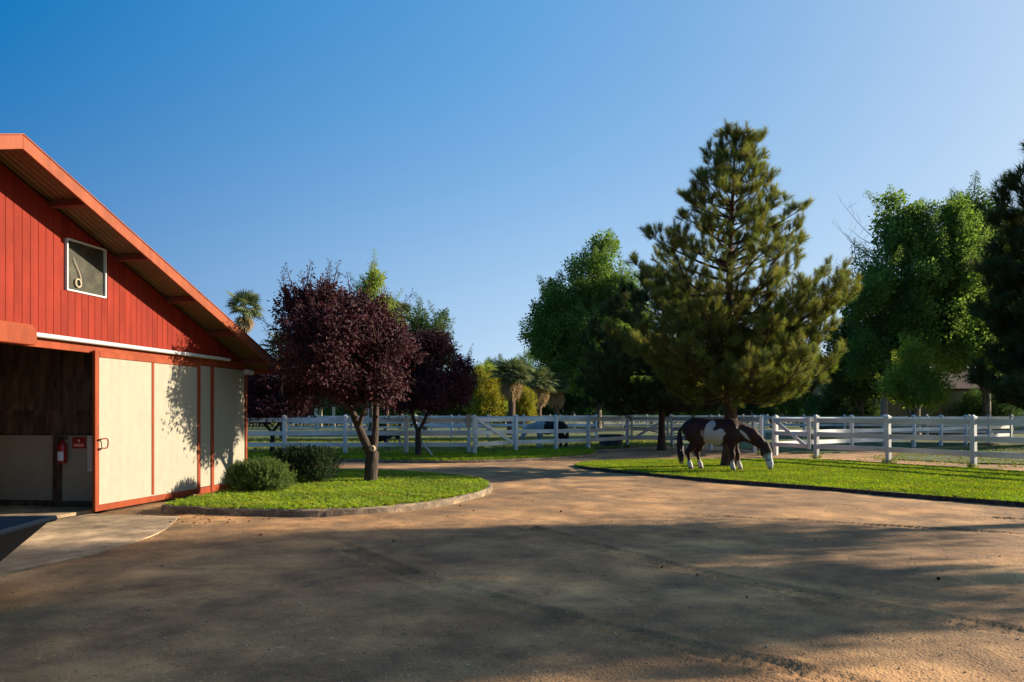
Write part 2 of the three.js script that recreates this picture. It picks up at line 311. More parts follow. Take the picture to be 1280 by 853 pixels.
function sow(name, label, poly, y, perM2, geo, mt, seed, tints, patchy = 0) {
  const rnd = mulberry(seed); let x0 = 1e9, x1 = -1e9, z0 = 1e9, z1 = -1e9;
  for (const p of poly) { x0 = Math.min(x0, p.x); x1 = Math.max(x1, p.x); z0 = Math.min(z0, p.z); z1 = Math.max(z1, p.z); }
  const list = [], n = (x1 - x0) * (z1 - z0) * perM2;
  for (let i = 0; i < n; i++) { const x = lerp(x0, x1, rnd()), z = lerp(z0, z1, rnd()); if (!inside(poly, x, z)) continue; if (patchy && fbm(x * 0.5, z * 0.5, 40, 3) < patchy * (rnd() - 0.5)) continue; list.push(x, z); }
  const im = new THREE.InstancedMesh(geo, mt, list.length / 2), o = new THREE.Object3D(), c = new THREE.Color();
  for (let i = 0; i < list.length / 2; i++) {
    o.position.set(list[i * 2], y, list[i * 2 + 1]); o.rotation.set(0, rnd() * 6.28, 0); const s = 0.7 + rnd() * 0.6; o.scale.set(s, s * (0.8 + 0.5 * rnd()), s); o.updateMatrix(); im.setMatrixAt(i, o.matrix);
    const t = tints[(rnd() * tints.length) | 0], k = (0.8 + 0.4 * rnd()) * (1 + 0.5 * fbm(list[i * 2] * 0.8, list[i * 2 + 1] * 0.8, 4, 2)), dry = Math.max(0, fbm(list[i * 2] * 1.4, list[i * 2 + 1] * 1.4, 91, 3) + (rnd() - 0.5) * 0.3); c.setRGB(t[0] * k * (1 + dry * 1.3), t[1] * k * (1 + dry * 0.4), t[2] * k * (1 + dry * 2)); im.setColorAt(i, c);
  }
  im.name = numbered(name); im.userData = { kind: 'stuff', label, category: 'grass' }; scene.add(im); return im;
}
const tuft = bladeTuft(11, 0.055, 3), tints = [[1, 1, 1], [1.06, 1.03, 0.9], [0.9, 0.97, 0.9], [1.14, 1.0, 1.0]];
sow('lawn_grass', 'short bright grass on the island by the barn', [...islandEdge, V(-9, 0, 18.4), V(-5.5, 0, 17.7)].map((p) => p.clone()), 0.085, 420, tuft, M.blade, 101, tints);
sow('lawn_grass', 'short sunlit grass round the pinto horse', rightOutline, 0.06, 340, bladeTuft(11, 0.034, 4), M.blade, 102, tints);
sow('verge_grass', 'short shaded grass along the paddock fence', [...verge, V(2.4, 0, 35), V(-1, 0, 31.5), V(-13, 0, 31)], 0.07, 110, bladeTuft(12, 0.08, 9), M.blade, 103, tints);
sow('paddock_tufts', 'sparse pasture grass inside the near paddock', [V(-16, 0, 31), V(-1, 0, 31.5), V(2.4, 0, 35), V(6.5, 0, 39), V(8.5, 0, 41), V(8, 0, 50), V(-22, 0, 50)], 0.035, 50, bladeTuft(12, 0.1, 10), M.bladeDry, 104, tints, 0.9);
sow('corral_tufts', 'thin grass in the sunny corral dirt', [V(11.6, 0, 27.4), V(13.4, 0, 24.4), V(15.5, 0, 22), V(22, 0, 22), V(25, 0, 40), V(17, 0, 34.5)], 0.036, 34, bladeTuft(9, 0.05, 12), M.bladeDry, 105, tints, 1.1);
{
  const rnd = mulberry(77), g = new THREE.IcosahedronGeometry(1, 0), im = new THREE.InstancedMesh(g, M.stone, 6000), o = new THREE.Object3D(), c = new THREE.Color();
  for (let i = 0; i < 6000; i++) {
    const d = 3.2 + 13 * rnd() * rnd(), x = (rnd() - 0.5) * (7 + d * 1.2), s = 0.003 + 0.007 * rnd() ** 4 + (rnd() < 0.004 ? 0.01 : 0);
    o.position.set(x, yard(x, d) + s * 0.35, -d); o.rotation.set(rnd() * 6, rnd() * 6, rnd() * 6); o.scale.set(s, s * (0.5 + 0.5 * rnd()), s * (0.7 + 0.5 * rnd())); o.updateMatrix(); im.setMatrixAt(i, o.matrix);
    const k = 0.45 + rnd() * 1.0; c.setRGB(k, k, k * 0.95); im.setColorAt(i, c);
  }
  im.name = 'gravel'; im.userData = { kind: 'stuff', label: 'loose pebbles strewn over the dirt yard', category: 'gravel' }; scene.add(im);
}

/* ---------- barn ---------- */
const BARN = [-6.75, -12.8], TURN = Math.atan2(0.9859, 0.1676);
const barn = thing('barn', 'red barn with cream lower panels and a sliding door standing open', 'barn', [BARN[0], 0, BARN[1]], TURN);
const PEAK = -2.13, SLOPE = 0.345, HTOP = 5.27, S0 = -9.31, S1 = 5.05, DEEP = -16, HEAD = 2.6;
const roofAt = (s) => HTOP - SLOPE * Math.abs(s - PEAK), wallTop = (s) => roofAt(s) - 0.09;
const WIN = { a: -0.513, b: 0.371, y0: 3.52, y1: 4.3 };
function plate(pts, depth, z, hole, bevel = 0) {
  const s = new THREE.Shape(pts.map((p) => new THREE.Vector2(...p)));
  if (hole) s.holes.push(new THREE.Path(hole.map((p) => new THREE.Vector2(...p))));
  const g = new THREE.ExtrudeGeometry(s, bevel ? { depth: depth - bevel, bevelEnabled: true, bevelSize: bevel, bevelThickness: bevel, bevelOffset: -bevel, bevelSegments: 1 } : { depth, bevelEnabled: false });
  g.translate(0, 0, z); return metric(g);
}
const rect = (a, b, y0, y1) => [[a, y0], [b, y0], [b, y1], [a, y1]];
const gable = part(barn, 'gable_wall', plate([[S0, HEAD], [S1, HEAD], [S1, wallTop(S1)], [PEAK, wallTop(PEAK)], [S0, wallTop(S0)]], 0.09, -0.13, rect(WIN.a, WIN.b, WIN.y0, WIN.y1)), M.red);
{
  const W = 0.152, n = Math.ceil((S1 - S0) / W);
  for (let i = 0; i < n; i++) {
    const a = S0 + i * W + 0.0025, b = Math.min(S1, S0 + (i + 1) * W) - 0.0025; if (b - a < 0.02) continue;
    const z = -0.038 + 0.0012 * Math.sin(i * 12.9), m = i % 3 ? M.red : M.redB;
    const top = (s0, s1) => (PEAK > s0 && PEAK < s1 ? [[s1, wallTop(s1)], [PEAK, wallTop(PEAK)], [s0, wallTop(s0)]] : [[s1, wallTop(s1)], [s0, wallTop(s0)]]);
    const hit = b > WIN.a - 0.03 && a < WIN.b + 0.03;
    if (hit) { part(gable, 'siding_board', plate(rect(a, b, HEAD + 0.16, WIN.y0 - 0.02), 0.032, z, null, 0.0035), m); part(gable, 'siding_board', plate([[a, WIN.y1 + 0.02], [b, WIN.y1 + 0.02], ...top(a, b)], 0.032, z, null, 0.0035), m); }
    else part(gable, 'siding_board', plate([[a, HEAD + 0.16], [b, HEAD + 0.16], ...top(a, b)], 0.032, z, null, 0.0035), m);
  }
}
part(barn, 'header_board', plate(rect(S0, S1, HEAD - 0.02, HEAD + 0.15), 0.04, -0.035, null, 0.006), M.trim);
// lower walls, outside the aisle opening
const OPEN = [-4.4, 0.46];
for (const [a, b] of [[OPEN[1], S1 - 0.06], [S0 + 0.06, OPEN[0]]]) part(barn, 'lower_wall', plate(rect(a, b, 0, HEAD - 0.03), 0.1, -0.14), M.cream);
for (const [a, b] of [[3.2, 3.58], [3.68, 4.98], [S0 + 0.08, -7.3]]) part(barn, 'wall_panel', plate(rect(a, b, 0.14, HEAD - 0.03), 0.03, -0.038, null, 0.005), M.cream);
for (const [a, b] of [[3.58, 3.68], [4.98, S1 + 0.012], [S0 - 0.012, S0 + 0.08]]) part(barn, 'wall_post', plate(rect(a, b, 0.02, HEAD - 0.03), 0.06, -0.042, null, 0.006), M.trim);
part(barn, 'base_board', plate(rect(3.1, 4.98, 0.0, 0.13), 0.035, -0.036, null, 0.006), M.trim);
for (const x of [S1 - 0.06, S0 + 0.06]) part(barn, 'side_wall', metric(box(0.12, 2.42, 15.7, x, 1.21, -8)), M.cream);
part(barn, 'back_wall', plate([[S0, 0], [S1, 0], [S1, wallTop(S1)], [PEAK, wallTop(PEAK)], [S0, wallTop(S0)]], 0.1, DEEP), M.darkWood);
// sliding door on its white track
function slidingDoor(a, b, z) {
  const t = 0.1, door = part(barn, 'sliding_door', plate(rect(a + 0.02, b - 0.02, 0.06, HEAD - 0.04), 0.03, z), M.cream);
  const mid = (a + b) / 2;
  const rails = [rect(a, a + t, 0.036, HEAD + 0.02), rect(b - t, b, 0.036, HEAD + 0.02), rect(mid - 0.035, mid + 0.035, 0.16, HEAD - 0.08), rect(a + t, b - t, 0.036, 0.14), rect(a + t, b - t, HEAD - 0.08, HEAD + 0.02)];
  rails.forEach((r, i) => part(door, i < 3 ? 'stile' : 'door_rail', plate(r, 0.05, z - 0.004 - (i === 2 ? 0.004 : 0), null, 0.006), M.trim));
  return door;
}
const door = slidingDoor(0, 3.06, 0.04);
{
  const h = tube(curve([new THREE.Vector3(0.06, 1.18, 0.08), new THREE.Vector3(0.07, 1.2, 0.15), new THREE.Vector3(0.19, 1.2, 0.16), new THREE.Vector3(0.21, 1.14, 0.16), new THREE.Vector3(0.2, 1.06, 0.15), new THREE.Vector3(0.08, 1.05, 0.14), new THREE.Vector3(0.07, 1.04, 0.08)], 24), Array(25).fill(0.011), 6);
  part(door, 'door_handle', h, M.trim);
}
slidingDoor(-5.1, -2.05, 0.04);
const rail = part(barn, 'door_track', (() => { const g = new THREE.CylinderGeometry(0.037, 0.037, 5.57, 14); g.rotateZ(Math.PI / 2); g.translate(1.385, 2.75, 0.075); return g; })(), M.track);
for (const s of [-1.1, -0.2, 0.7, 1.6, 2.5, 3.4, 4.05]) part(rail, 'track_bracket', metric(box(0.05, 0.06, 0.05, s, 2.75, 0.02)), M.track);
part(barn, 'track_hood', (() => { const g = plate([[-7.5, 2.58], [-1.4, 2.58], [-1.36, 2.62], [-1.36, 2.8], [-1.44, 2.87], [-7.5, 2.87]], 0.2, -0.002, null, 0.01); return g; })(), M.trim);
// gable window
const win = part(barn, 'gable_window', plate(rect(WIN.a + 0.006, WIN.b - 0.006, WIN.y0 + 0.006, WIN.y1 - 0.006), 0.012, -0.046), M.pane);
part(win, 'window_frame', plate(rect(WIN.a - 0.012, WIN.b + 0.012, WIN.y0 - 0.012, WIN.y1 + 0.012), 0.056, -0.05, rect(WIN.a + 0.012, WIN.b - 0.012, WIN.y0 + 0.012, WIN.y1 - 0.012)), M.whiteFrame);
{
  const c = thing('hanging_cord', 'pale curled cord hanging against the gable window', 'cord', [BARN[0], 0, BARN[1]], TURN);
  const p = [[-0.37, 4.03], [-0.31, 3.93], [-0.24, 3.82], [-0.205, 3.72], [-0.22, 3.66]].map(([s, y]) => new THREE.Vector3(s, y, -0.012));
  const ring = new THREE.TorusGeometry(0.062, 0.014, 8, 24); ring.translate(-0.262, 3.655, -0.012);
  part(c, 'loop', merge([ring, tube(curve(p, 16), Array(17).fill(0.006).map((r, i) => r + 0.0004 * i), 6)]), M.cord);
}
// roof of corrugated sheet with its rafters, purlins and rake boards
{
  const OUT = 0.6, EAVE = 5.46, roof = new THREE.Group(); roof.name = 'roof'; barn.add(roof);
  const per = 0.1, amp = 0.012, nz = Math.round((OUT - DEEP + 0.3) / per) * 6;
  for (const side of [1, -1]) {
    const pos = [], idx = [], ss = [PEAK, PEAK + side * (EAVE - PEAK)];
    for (let i = 0; i <= nz; i++) { const z = OUT - (i / 6) * per, dy = amp * Math.cos((i / 6) * 2 * Math.PI); for (const s of ss) pos.push(s, roofAt(s) + dy - 0.012, z); }
    for (let i = 0; i < nz; i++) { const a = i * 2; idx.push(a, a + 1, a + 2, a + 1, a + 3, a + 2); }
    const g = new THREE.BufferGeometry(); g.setAttribute('position', new THREE.Float32BufferAttribute(pos, 3)); g.setIndex(idx); g.computeVertexNormals();
    const u = g.clone(); u.translate(0, -0.006, 0);
    part(roof, 'roof_sheet', merge([metric(g), metric(u)]), M.sheet);
    // rake board along the sloping edge, with a folded top flashing
    const e = PEAK + side * (EAVE - PEAK), L = (y) => [[PEAK, roofAt(PEAK) + y], [e, roofAt(e) + y]];
    const lo = L(-0.155), hi = L(0.03);
    part(roof, 'rake_board', plate(side > 0 ? [lo[0], lo[1], hi[1], hi[0]] : [lo[1], lo[0], hi[0], hi[1]], 0.035, OUT + 0.004, null, 0.005), M.fascia);
    const f0 = L(0.033), f1 = L(0.048);
    part(roof, 'rake_flashing', plate(side > 0 ? [f0[0], f0[1], f1[1], f1[0]] : [f0[1], f0[0], f1[0], f1[1]], 0.16, OUT - 0.11), M.fascia);
    for (const k of [1.28, 2.78, 4.23, 5.63, 7.0]) { const s = PEAK + side * k, g2 = metric(box(0.06, 0.1, OUT - DEEP, 0, 0, (OUT + DEEP) / 2)); g2.rotateZ(-side * Math.atan(SLOPE)); g2.translate(s, roofAt(s) - 0.095, 0); part(roof, 'purlin', g2, M.purlin); }
    part(roof, 'eave_board', metric(box(0.03, 0.16, OUT - DEEP, e + side * 0.015, roofAt(e) - 0.06, (OUT + DEEP) / 2)), M.fascia);
  }
}
// inside: stall fronts along the aisle, floor and dark boards
for (const [s, f] of [[0.54, 1], [-4.85, -1]]) {
  part(barn, 'stall_boards', merge([metric(box(0.06, 1.7, 15.4, s + f * 0.06, 2.1, -8)), metric(box(0.05, 0.14, 15.4, s + f * 0.05, 0.07, -8))]), M.darkWood);
  for (const [z0, z1] of [[-0.22, -0.95], [-1.1, -3.3], [-3.45, -5.6], [-5.75, -8], [-8.15, -10.4], [-10.55, -15.6]]) part(barn, 'stall_panel', metric(box(0.05, 1.1, z0 - z1, s + f * 0.03, 0.69, (z0 + z1) / 2)), M.cream);
  for (const z of [-1.025, -3.375, -5.675, -8.075, -10.475]) part(barn, 'stall_post', metric(box(0.12, 3.1, 0.13, s + f * 0.02, 1.55, z)), M.darkWood);
}
part(barn, 'aisle_floor', metric(box(5.4, 0.05, 15.7, -2.15, 0.015, -8.02)), M.concrete);
part(barn, 'loft_floor', metric(box(14.1, 0.06, 15.6, PEAK, 3.05, -8.1)), M.darkWood);
// things on the stall front
{
  const place = (s, y, z) => new THREE.Vector3(s, y, z).applyAxisAngle(new THREE.Vector3(0, 1, 0), TURN).add(new THREE.Vector3(BARN[0], 0, BARN[1]));
  const red = mat(0.28, 0.012, 0.01, 0.35), black = mat(0.02, 0.02, 0.02, 0.4), pale = mat(0.55, 0.58, 0.66, 0.6);
  const ex = thing('fire_extinguisher', 'red fire extinguisher hung on the stall front inside the barn', 'extinguisher', place(0.44, 0.78, -0.86).toArray(), TURN);
  part(ex, 'cylinder', new THREE.LatheGeometry([[0, 0], [0.065, 0], [0.075, 0.012], [0.075, 0.29], [0.06, 0.33], [0.025, 0.35], [0.022, 0.38], [0, 0.38]].map((p) => new THREE.Vector2(...p)), 20), red);
  part(ex, 'label_band', (() => { const g = new THREE.CylinderGeometry(0.077, 0.077, 0.15, 20, 1, true, -2.6, 1.9); g.translate(0, 0.12, 0); return g; })(), pale);
  part(ex, 'valve', merge([box(0.03, 0.05, 0.05, 0, 0.4, 0), box(0.03, 0.018, 0.14, 0, 0.435, 0.03), box(0.025, 0.014, 0.12, 0, 0.405, 0.05)].map((g) => metric(g))), black);
  part(ex, 'hose', tube(curve([new THREE.Vector3(0, 0.4, -0.02), new THREE.Vector3(-0.01, 0.42, -0.09), new THREE.Vector3(-0.02, 0.33, -0.1), new THREE.Vector3(-0.02, 0.2, -0.09)], 12), Array(13).fill(0.012), 6), black);
  // flat prints: red warning plate, white notice with a grid of lines
  const cv = document.createElement('canvas'); cv.width = 256; cv.height = 192; let c = cv.getContext('2d');
  c.fillStyle = '#8d1a1c'; c.fillRect(0, 0, 256, 192); c.fillStyle = '#d8b3a6'; c.beginPath(); c.arc(128, 60, 22, 0, 7); c.fill(); c.fillRect(112, 70, 34, 18); c.fillStyle = '#e2a694'; c.fillRect(28, 118, 200, 44); c.fillStyle = '#8d1a1c'; c.fillRect(44, 134, 168, 7);
  const t1 = new THREE.CanvasTexture(cv); t1.colorSpace = THREE.SRGBColorSpace;
  const cw = document.createElement('canvas'); cw.width = 192; cw.height = 512; c = cw.getContext('2d');
  c.fillStyle = '#c9c6bd'; c.fillRect(0, 0, 192, 512); c.fillStyle = '#3a3a3e'; c.fillRect(26, 24, 110, 14); for (let i = 0; i < 15; i++) { c.fillStyle = i % 3 ? '#77757a' : '#6b5560'; c.fillRect(16, 66 + i * 28, 160 - (i * 37) % 40, 7); } c.fillStyle = '#8a6a74'; c.fillRect(104, 60, 4, 430);
  const t2 = new THREE.CanvasTexture(cw); t2.colorSpace = THREE.SRGBColorSpace;
  const flatPrint = (name, label, w, h, z, y, t, edge) => {
    const o = thing(name, label, name.split('_').pop(), place(0.53, y, z).toArray(), TURN);
    part(o, 'backing', metric(box(0.012, h, w, 0.006, 0, 0)), edge);
    const g = new THREE.PlaneGeometry(w - 0.006, h - 0.006); g.rotateY(-Math.PI / 2); g.translate(-0.004, 0, 0); part(o, 'print', g, new THREE.MeshStandardMaterial({ map: t, roughness: 0.5 }));
  };
  flatPrint('warning_sign', 'small red warning plate beside the fire extinguisher', 0.25, 0.19, -0.62, 1.12, t1, red);
  flatPrint('notice_poster', 'tall white notice sheet beside the red warning plate', 0.2, 0.6, -0.36, 0.94, t2, mat(0.6, 0.6, 0.56, 0.7));
  // twin flood lamps at the barn corner
  const lamp = thing('security_light', 'small white twin flood lamps at the barn corner', 'light', place(4.92, 2.52, 0.0).toArray(), TURN);
  part(lamp, 'mount', metric(box(0.1, 0.1, 0.05, 0, 0, 0.03)), M.whiteFrame);
  for (const k of [-1, 1]) { const g = new THREE.SphereGeometry(0.06, 14, 10); g.scale(1, 1, 1.2); g.translate(k * 0.1, 0.01, 0.12); part(lamp, 'lamp_head', g, M.whiteFrame); }
}

/* ---------- white fences and gates ---------- */
const postGeo = bar(0.14, 1.5, 0.14, 0.012), capGeo = (() => { const g = new THREE.ConeGeometry(0.118, 0.07, 4); g.rotateY(Math.PI / 4); g.translate(0, 1.555, 0); return merge([metric(g), metric(box(0.166, 0.03, 0.166, 0, 1.506, 0))]); })();
const RAILS = [0.45, 0.88, 1.38];
function post(parent, x, d, turn) { const p = part(parent, 'fence_post', postGeo, M.vinyl); p.position.set(x, 0, -d); p.rotation.set(0.012 * Math.sin(x * 31 + d * 7), turn, 0.012 * Math.sin(x * 17 + d * 23)); part(p, 'post_cap', capGeo, M.vinyl); return p; }
function fence(pts, label, group, skip = []) {
  const f = thing('paddock_fence', label, 'fence', [0, 0, 0], 0, group);
  const dir = (i) => { const a = pts[Math.max(0, i - 1)], b = pts[Math.min(pts.length - 1, i + 1)]; return Math.atan2(b[1] - a[1], b[0] - a[0]); };
  pts.forEach(([x, d], i) => post(f, x, d, dir(i)));
  for (let i = 0; i < pts.length - 1; i++) {
    if (skip.includes(i)) continue;
    for (const h of RAILS) part(f, 'fence_rail', beam(V(pts[i][0], h + 0.006 * Math.sin(i * 3.1 + h * 9), pts[i][1]), V(pts[i + 1][0], h + 0.006 * Math.sin(i * 3.1 + 3 + h * 9), pts[i + 1][1]), 0.045, 0.165), M.vinyl);
  }
  return f;
}
function gate(a, b, down, label) {
  const g = thing('paddock_gate', label, 'gate', [0, 0, 0]);
  const A = (t, h) => V(lerp(a[0], b[0], t), h, lerp(a[1], b[1], t)), L = Math.hypot(a[0] - b[0], a[1] - b[1]), e = 0.16 / L;
  for (const h of RAILS) part(g, 'gate_rail', beam(A(e, h), A(1 - e, h), 0.045, 0.15), M.vinyl);
  for (const t of [e, 1 - e]) part(g, 'gate_stile', beam(A(t, 0.34), A(t, 1.5), 0.1, 0.1), M.vinyl);
  const off = new THREE.Vector3().subVectors(A(1, 0), A(0, 0)).normalize().cross(new THREE.Vector3(0, 1, 0)).multiplyScalar(0.045); if (off.z < 0) off.negate();
  part(g, 'gate_brace', beam(A(e * 1.6, down ? 1.36 : 0.44).add(off), A(1 - e * 1.6, down ? 0.44 : 1.36).add(off), 0.04, 0.13), M.vinyl);
  for (const h of [0.5, 1.3]) part(g, 'hinge', (() => { const q = new THREE.CylinderGeometry(0.02, 0.02, 0.1, 8); q.translate(A(e * 0.6, h).x, h, A(e * 0.6, h).z); return q; })(), M.iron);
  return g;
}
fence([[-15.5, 30.2], [-13.2, 30.2], [-10.9, 30.2], [-8.58, 30.2], [-6.3, 30.2], [-4.0, 30.2], [-1.62, 30.2]], 'white rail fence behind the purple-leaved trees in shade', 'white paddock fences');
gate([-1.42, 30.25], [0.12, 32.85], true, 'white gate beside the small meter box, brace falling to the right');
fence([[-1.40, 30.05], [-1.40, 30.34]].slice(0, 1).concat([]), 'single white gate post beside the small meter box', 'white paddock fences');
fence([[0.16, 32.9], [1.87, 34], [3.4, 35.6], [5.55, 38.5]], 'white rail fence in front of the grey and black pony', 'white paddock fences');
gate([5.6, 38.5], [7.65, 38.5], false, 'white gate by the water trough, brace rising to the right');
fence([[7.72, 38.5], [9.0, 36.2], [10.1, 33.3], [9.65, 31.0]], 'white rail fence running behind the tall pine trunk', 'white paddock fences');
gate([9.9, 30.6], [10.8, 28.75], true, 'sunlit white gate near the tall pine, opening to the corral');
fence([[10.9, 28.6], [12.15, 25.8], [13.4, 23.2], [14.6, 20.6], [15.8, 18.0], [17, 15.4]], 'sunlit white rail fence along the raised lawn', 'white paddock fences');
fence([[10.3, 31.2], [12.5, 32.9], [14.7, 34.6], [16.9, 36.3], [19.1, 38], [21.3, 39.7], [23.5, 41.4], [25.7, 43.1], [28, 44.9]], 'white rail fence slanting across behind the corral', 'white paddock fences');
fence([17, 19.6, 22.2, 24.8, 27.4, 30, 32.6, 35.2, 37.8].map((x) => [x, 54 - (x - 17) * 0.12]), 'shaded white rail fence under the big right-hand trees', 'white paddock fences');
fence([-6.4, -4.0, -1.6, 0.8, 3.2, 5.6].map((x) => [x, 53]), 'white cross fence inside the paddock behind the pony', 'white paddock fences');
fence([-19, -16.6, -14.2, -11.8, -9.4, -7, -4.6, -2.2].map((x, i) => [x, 68 + i * 0.3]), 'far white fence seen between the purple tree trunks', 'white paddock fences');
fence([1.5, 4.1, 6.7, 9.3, 11.9, 14.5, 17.1, 19.7, 22.3, 24.9, 27.5].map((x) => [x, 86]), 'farthest white fence beyond the broad green tree', 'white paddock fences');
{
  const b = thing('meter_box', 'small beige box fixed on a white fence post', 'box', [-1.63, 1.12, -30.09]);
  part(b, 'case', (() => { const g = bar(0.2, 0.44, 0.12, 0.02); return g; })(), mat(0.42, 0.36, 0.26, 0.7));
  part(b, 'lid', metric(box(0.22, 0.03, 0.14, 0, 0.456, 0)), mat(0.36, 0.31, 0.23, 0.7));
  const s = thing('leaning_pole', 'thin white pole leaning on the shaded purple tree trunk', 'pole', [0, 0, 0]);
  part(s, 'pole', tube([V(-3.28, 0.62, 29.0), V(-2.78, 0.03, 28.6)], [0.028, 0.028], 8), M.whiteFrame);
  const t = thing('water_trough', 'dark round water trough behind the white fence', 'trough', [4.85, 0.03, -39.2]);
  part(t, 'tub', new THREE.LatheGeometry([[0, 0], [0.52, 0], [0.56, 0.05], [0.6, 0.52], [0.63, 0.54], [0.63, 0.58], [0.57, 0.58], [0.53, 0.1], [0, 0.09]].map((p) => new THREE.Vector2(...p)), 28), mat(0.05, 0.055, 0.065, 0.55));
  part(t, 'water', (() => { const g = new THREE.CircleGeometry(0.56, 28); g.rotateX(-Math.PI / 2); g.translate(0, 0.47, 0); return g; })(), mat(0.02, 0.025, 0.025, 0.08));
}

/* ---------- dump cart at the barn apron ---------- */
{
  const cart = thing('dump_cart', 'blue-grey plastic dump cart with sloping ends on the apron', 'cart', [-4.97, 0.03, -6.75], 0.1);
  const poly = mat(0.04, 0.044, 0.05, 0.75), tubM = [];
  const ring = (w, d, y) => [[-w, y, -d], [w, y, -d], [w, y, d], [-w, y, d]];
  const outer = [ring(0.42, 0.28, 0.22), ring(0.83, 0.46, 0.62)], inner = [ring(0.39, 0.25, 0.25), ring(0.79, 0.42, 0.62)];
  const quad = (a, b, c, d) => [a, b, c, a, c, d].flat(), pos = [];
  for (const [set, flip] of [[outer, 1], [inner, -1]]) { for (let i = 0; i < 4; i++) { const j = (i + 1) % 4; pos.push(...(flip > 0 ? quad(set[0][j], set[0][i], set[1][i], set[1][j]) : quad(set[0][i], set[0][j], set[1][j], set[1][i]))); } pos.push(...(flip > 0 ? quad(...set[0]) : quad(...[...set[0]].reverse()))); }
  for (let i = 0; i < 4; i++) { const j = (i + 1) % 4; pos.push(...quad(outer[1][i], inner[1][i], inner[1][j], outer[1][j])); }
  const g = new THREE.BufferGeometry(); g.setAttribute('position', new THREE.Float32BufferAttribute(pos, 3)); g.computeVertexNormals();
  part(cart, 'tub', metric(g), poly);
  const lip = ring(0.84, 0.47, 0.62).map((p) => new THREE.Vector3(...p)); lip.push(lip[0]);
  part(cart, 'rim', merge([0, 1, 2, 3].map((i) => tube([lip[i], lip[i + 1]], [0.026, 0.026], 10)).concat(lip.slice(0, 4).map((p) => { const q = new THREE.SphereGeometry(0.027, 10, 8); q.translate(p.x, p.y, p.z); return q; }))), poly);
  for (const x of [-0.24, 0, 0.24]) part(cart, 'rib', metric(box(0.03, 0.3, 0.03, x * 1.6, 0.42, 0.385)), poly);
  part(cart, 'frame', merge([tube([new THREE.Vector3(-1.1, 0.5, 0), new THREE.Vector3(-0.3, 0.2, 0), new THREE.Vector3(0.25, 0.2, 0)], [0.02, 0.02, 0.02], 8), tube([new THREE.Vector3(-0.28, 0.18, -0.34), new THREE.Vector3(-0.28, 0.18, 0.34)], [0.018, 0.018], 8)]), M.iron);
  for (const z of [-0.36, 0.36]) { const w = part(cart, 'wheel', (() => { const q = new THREE.TorusGeometry(0.14, 0.045, 10, 24); q.translate(-0.28, 0.185, z); return q; })(), mat(0.015, 0.015, 0.015, 0.8)); part(w, 'hub', (() => { const q = new THREE.CylinderGeometry(0.1, 0.1, 0.05, 16); q.rotateX(Math.PI / 2); q.translate(-0.28, 0.185, z); return q; })(), M.steel); }
  part(cart, 'handle', tube([new THREE.Vector3(-1.1, 0.5, -0.15), new THREE.Vector3(-1.1, 0.5, 0.15)], [0.017, 0.017], 8), M.iron);
  part(cart, 'prop_stand', tube([new THREE.Vector3(-0.62, 0.34, 0), new THREE.Vector3(-0.66, 0.0, 0)], [0.018, 0.018], 8), M.iron);
}

/* ---------- plants ---------- */
function leafClump(n, R, L, W, seed) {                    // a twig-end of folded leaves
  const rnd = mulberry(seed), pos = [], d = new THREE.Vector3(), s = new THREE.Vector3(), u = new THREE.Vector3(), b = new THREE.Vector3();
  for (let i = 0; i < n; i++) {
    b.set(rnd() - 0.5, rnd() - 0.5, rnd() - 0.5).normalize().multiplyScalar(R * Math.cbrt(rnd()));
    d.set(rnd() - 0.5, rnd() - 0.62, rnd() - 0.5).addScaledVector(b, 0.8 / R).normalize();
    s.set(rnd() - 0.5, rnd() - 0.5, rnd() - 0.5).cross(d).normalize(); u.crossVectors(s, d);
    const big = 0.55 + 0.95 * rnd(), l = L * big * (0.85 + 0.3 * rnd()), w = W * big, f = w * 0.25;
    const p = (k, side, up) => [b.x + d.x * l * k + s.x * w * side + u.x * up, b.y + d.y * l * k + s.y * w * side + u.y * up, b.z + d.z * l * k + s.z * w * side + u.z * up];
    const A = p(0, 0, 0), B = p(0.45, -0.5, f), C = p(1, 0, 0), D = p(0.45, 0.5, f);
    pos.push(...A, ...D, ...C, ...A, ...C, ...B);
  }
  const g = new THREE.BufferGeometry(); g.setAttribute('position', new THREE.Float32BufferAttribute(pos, 3)); g.computeVertexNormals(); return g;
}
function needleTuft(n, len, nl, seed, wide = 0.011) {     // a shoot along +y bristling with needles
  const rnd = mulberry(seed), pos = [];
  for (let i = 0; i < n; i++) {
    const a = rnd() * 6.283, y = len * rnd(), out = 0.55 + 0.5 * rnd(), l = nl * (0.7 + 0.5 * rnd()), cx = Math.cos(a), cz = Math.sin(a), sx = -cz * wide / 2, sz = cx * wide / 2;
    pos.push(sx, y, sz, -sx, y, -sz, cx * l * out, y + l * Math.sqrt(Math.max(0.05, 1 - out * out * 0.8)), cz * l * out);
  }
  const g = new THREE.BufferGeometry(); g.setAttribute('position', new THREE.Float32BufferAttribute(pos, 3)); g.computeVertexNormals(); return g;
}
function scatter(parent, name, geo, mt, items, tint) {
  const im = new THREE.InstancedMesh(geo, mt, items.length), o = new THREE.Object3D(), c = new THREE.Color(), up = new THREE.Vector3(0, 1, 0);
  items.forEach((it, i) => { o.position.copy(it.p); o.quaternion.setFromUnitVectors(up, it.n); o.rotateY(it.a); o.scale.setScalar(it.s); o.updateMatrix(); im.setMatrixAt(i, o.matrix); c.setRGB(...tint(it)); im.setColorAt(i, c); });
  im.name = name; im.userData = { kind: 'stuff' }; parent.add(im); return im;
}
const clumpPlum = leafClump(18, 0.19, 0.07, 0.042, 1), clumpMid = leafClump(24, 0.34, 0.12, 0.09, 2), clumpBig = leafClump(46, 0.62, 0.18, 0.13, 3), clumpSlim = leafClump(20, 0.3, 0.2, 0.07, 4);
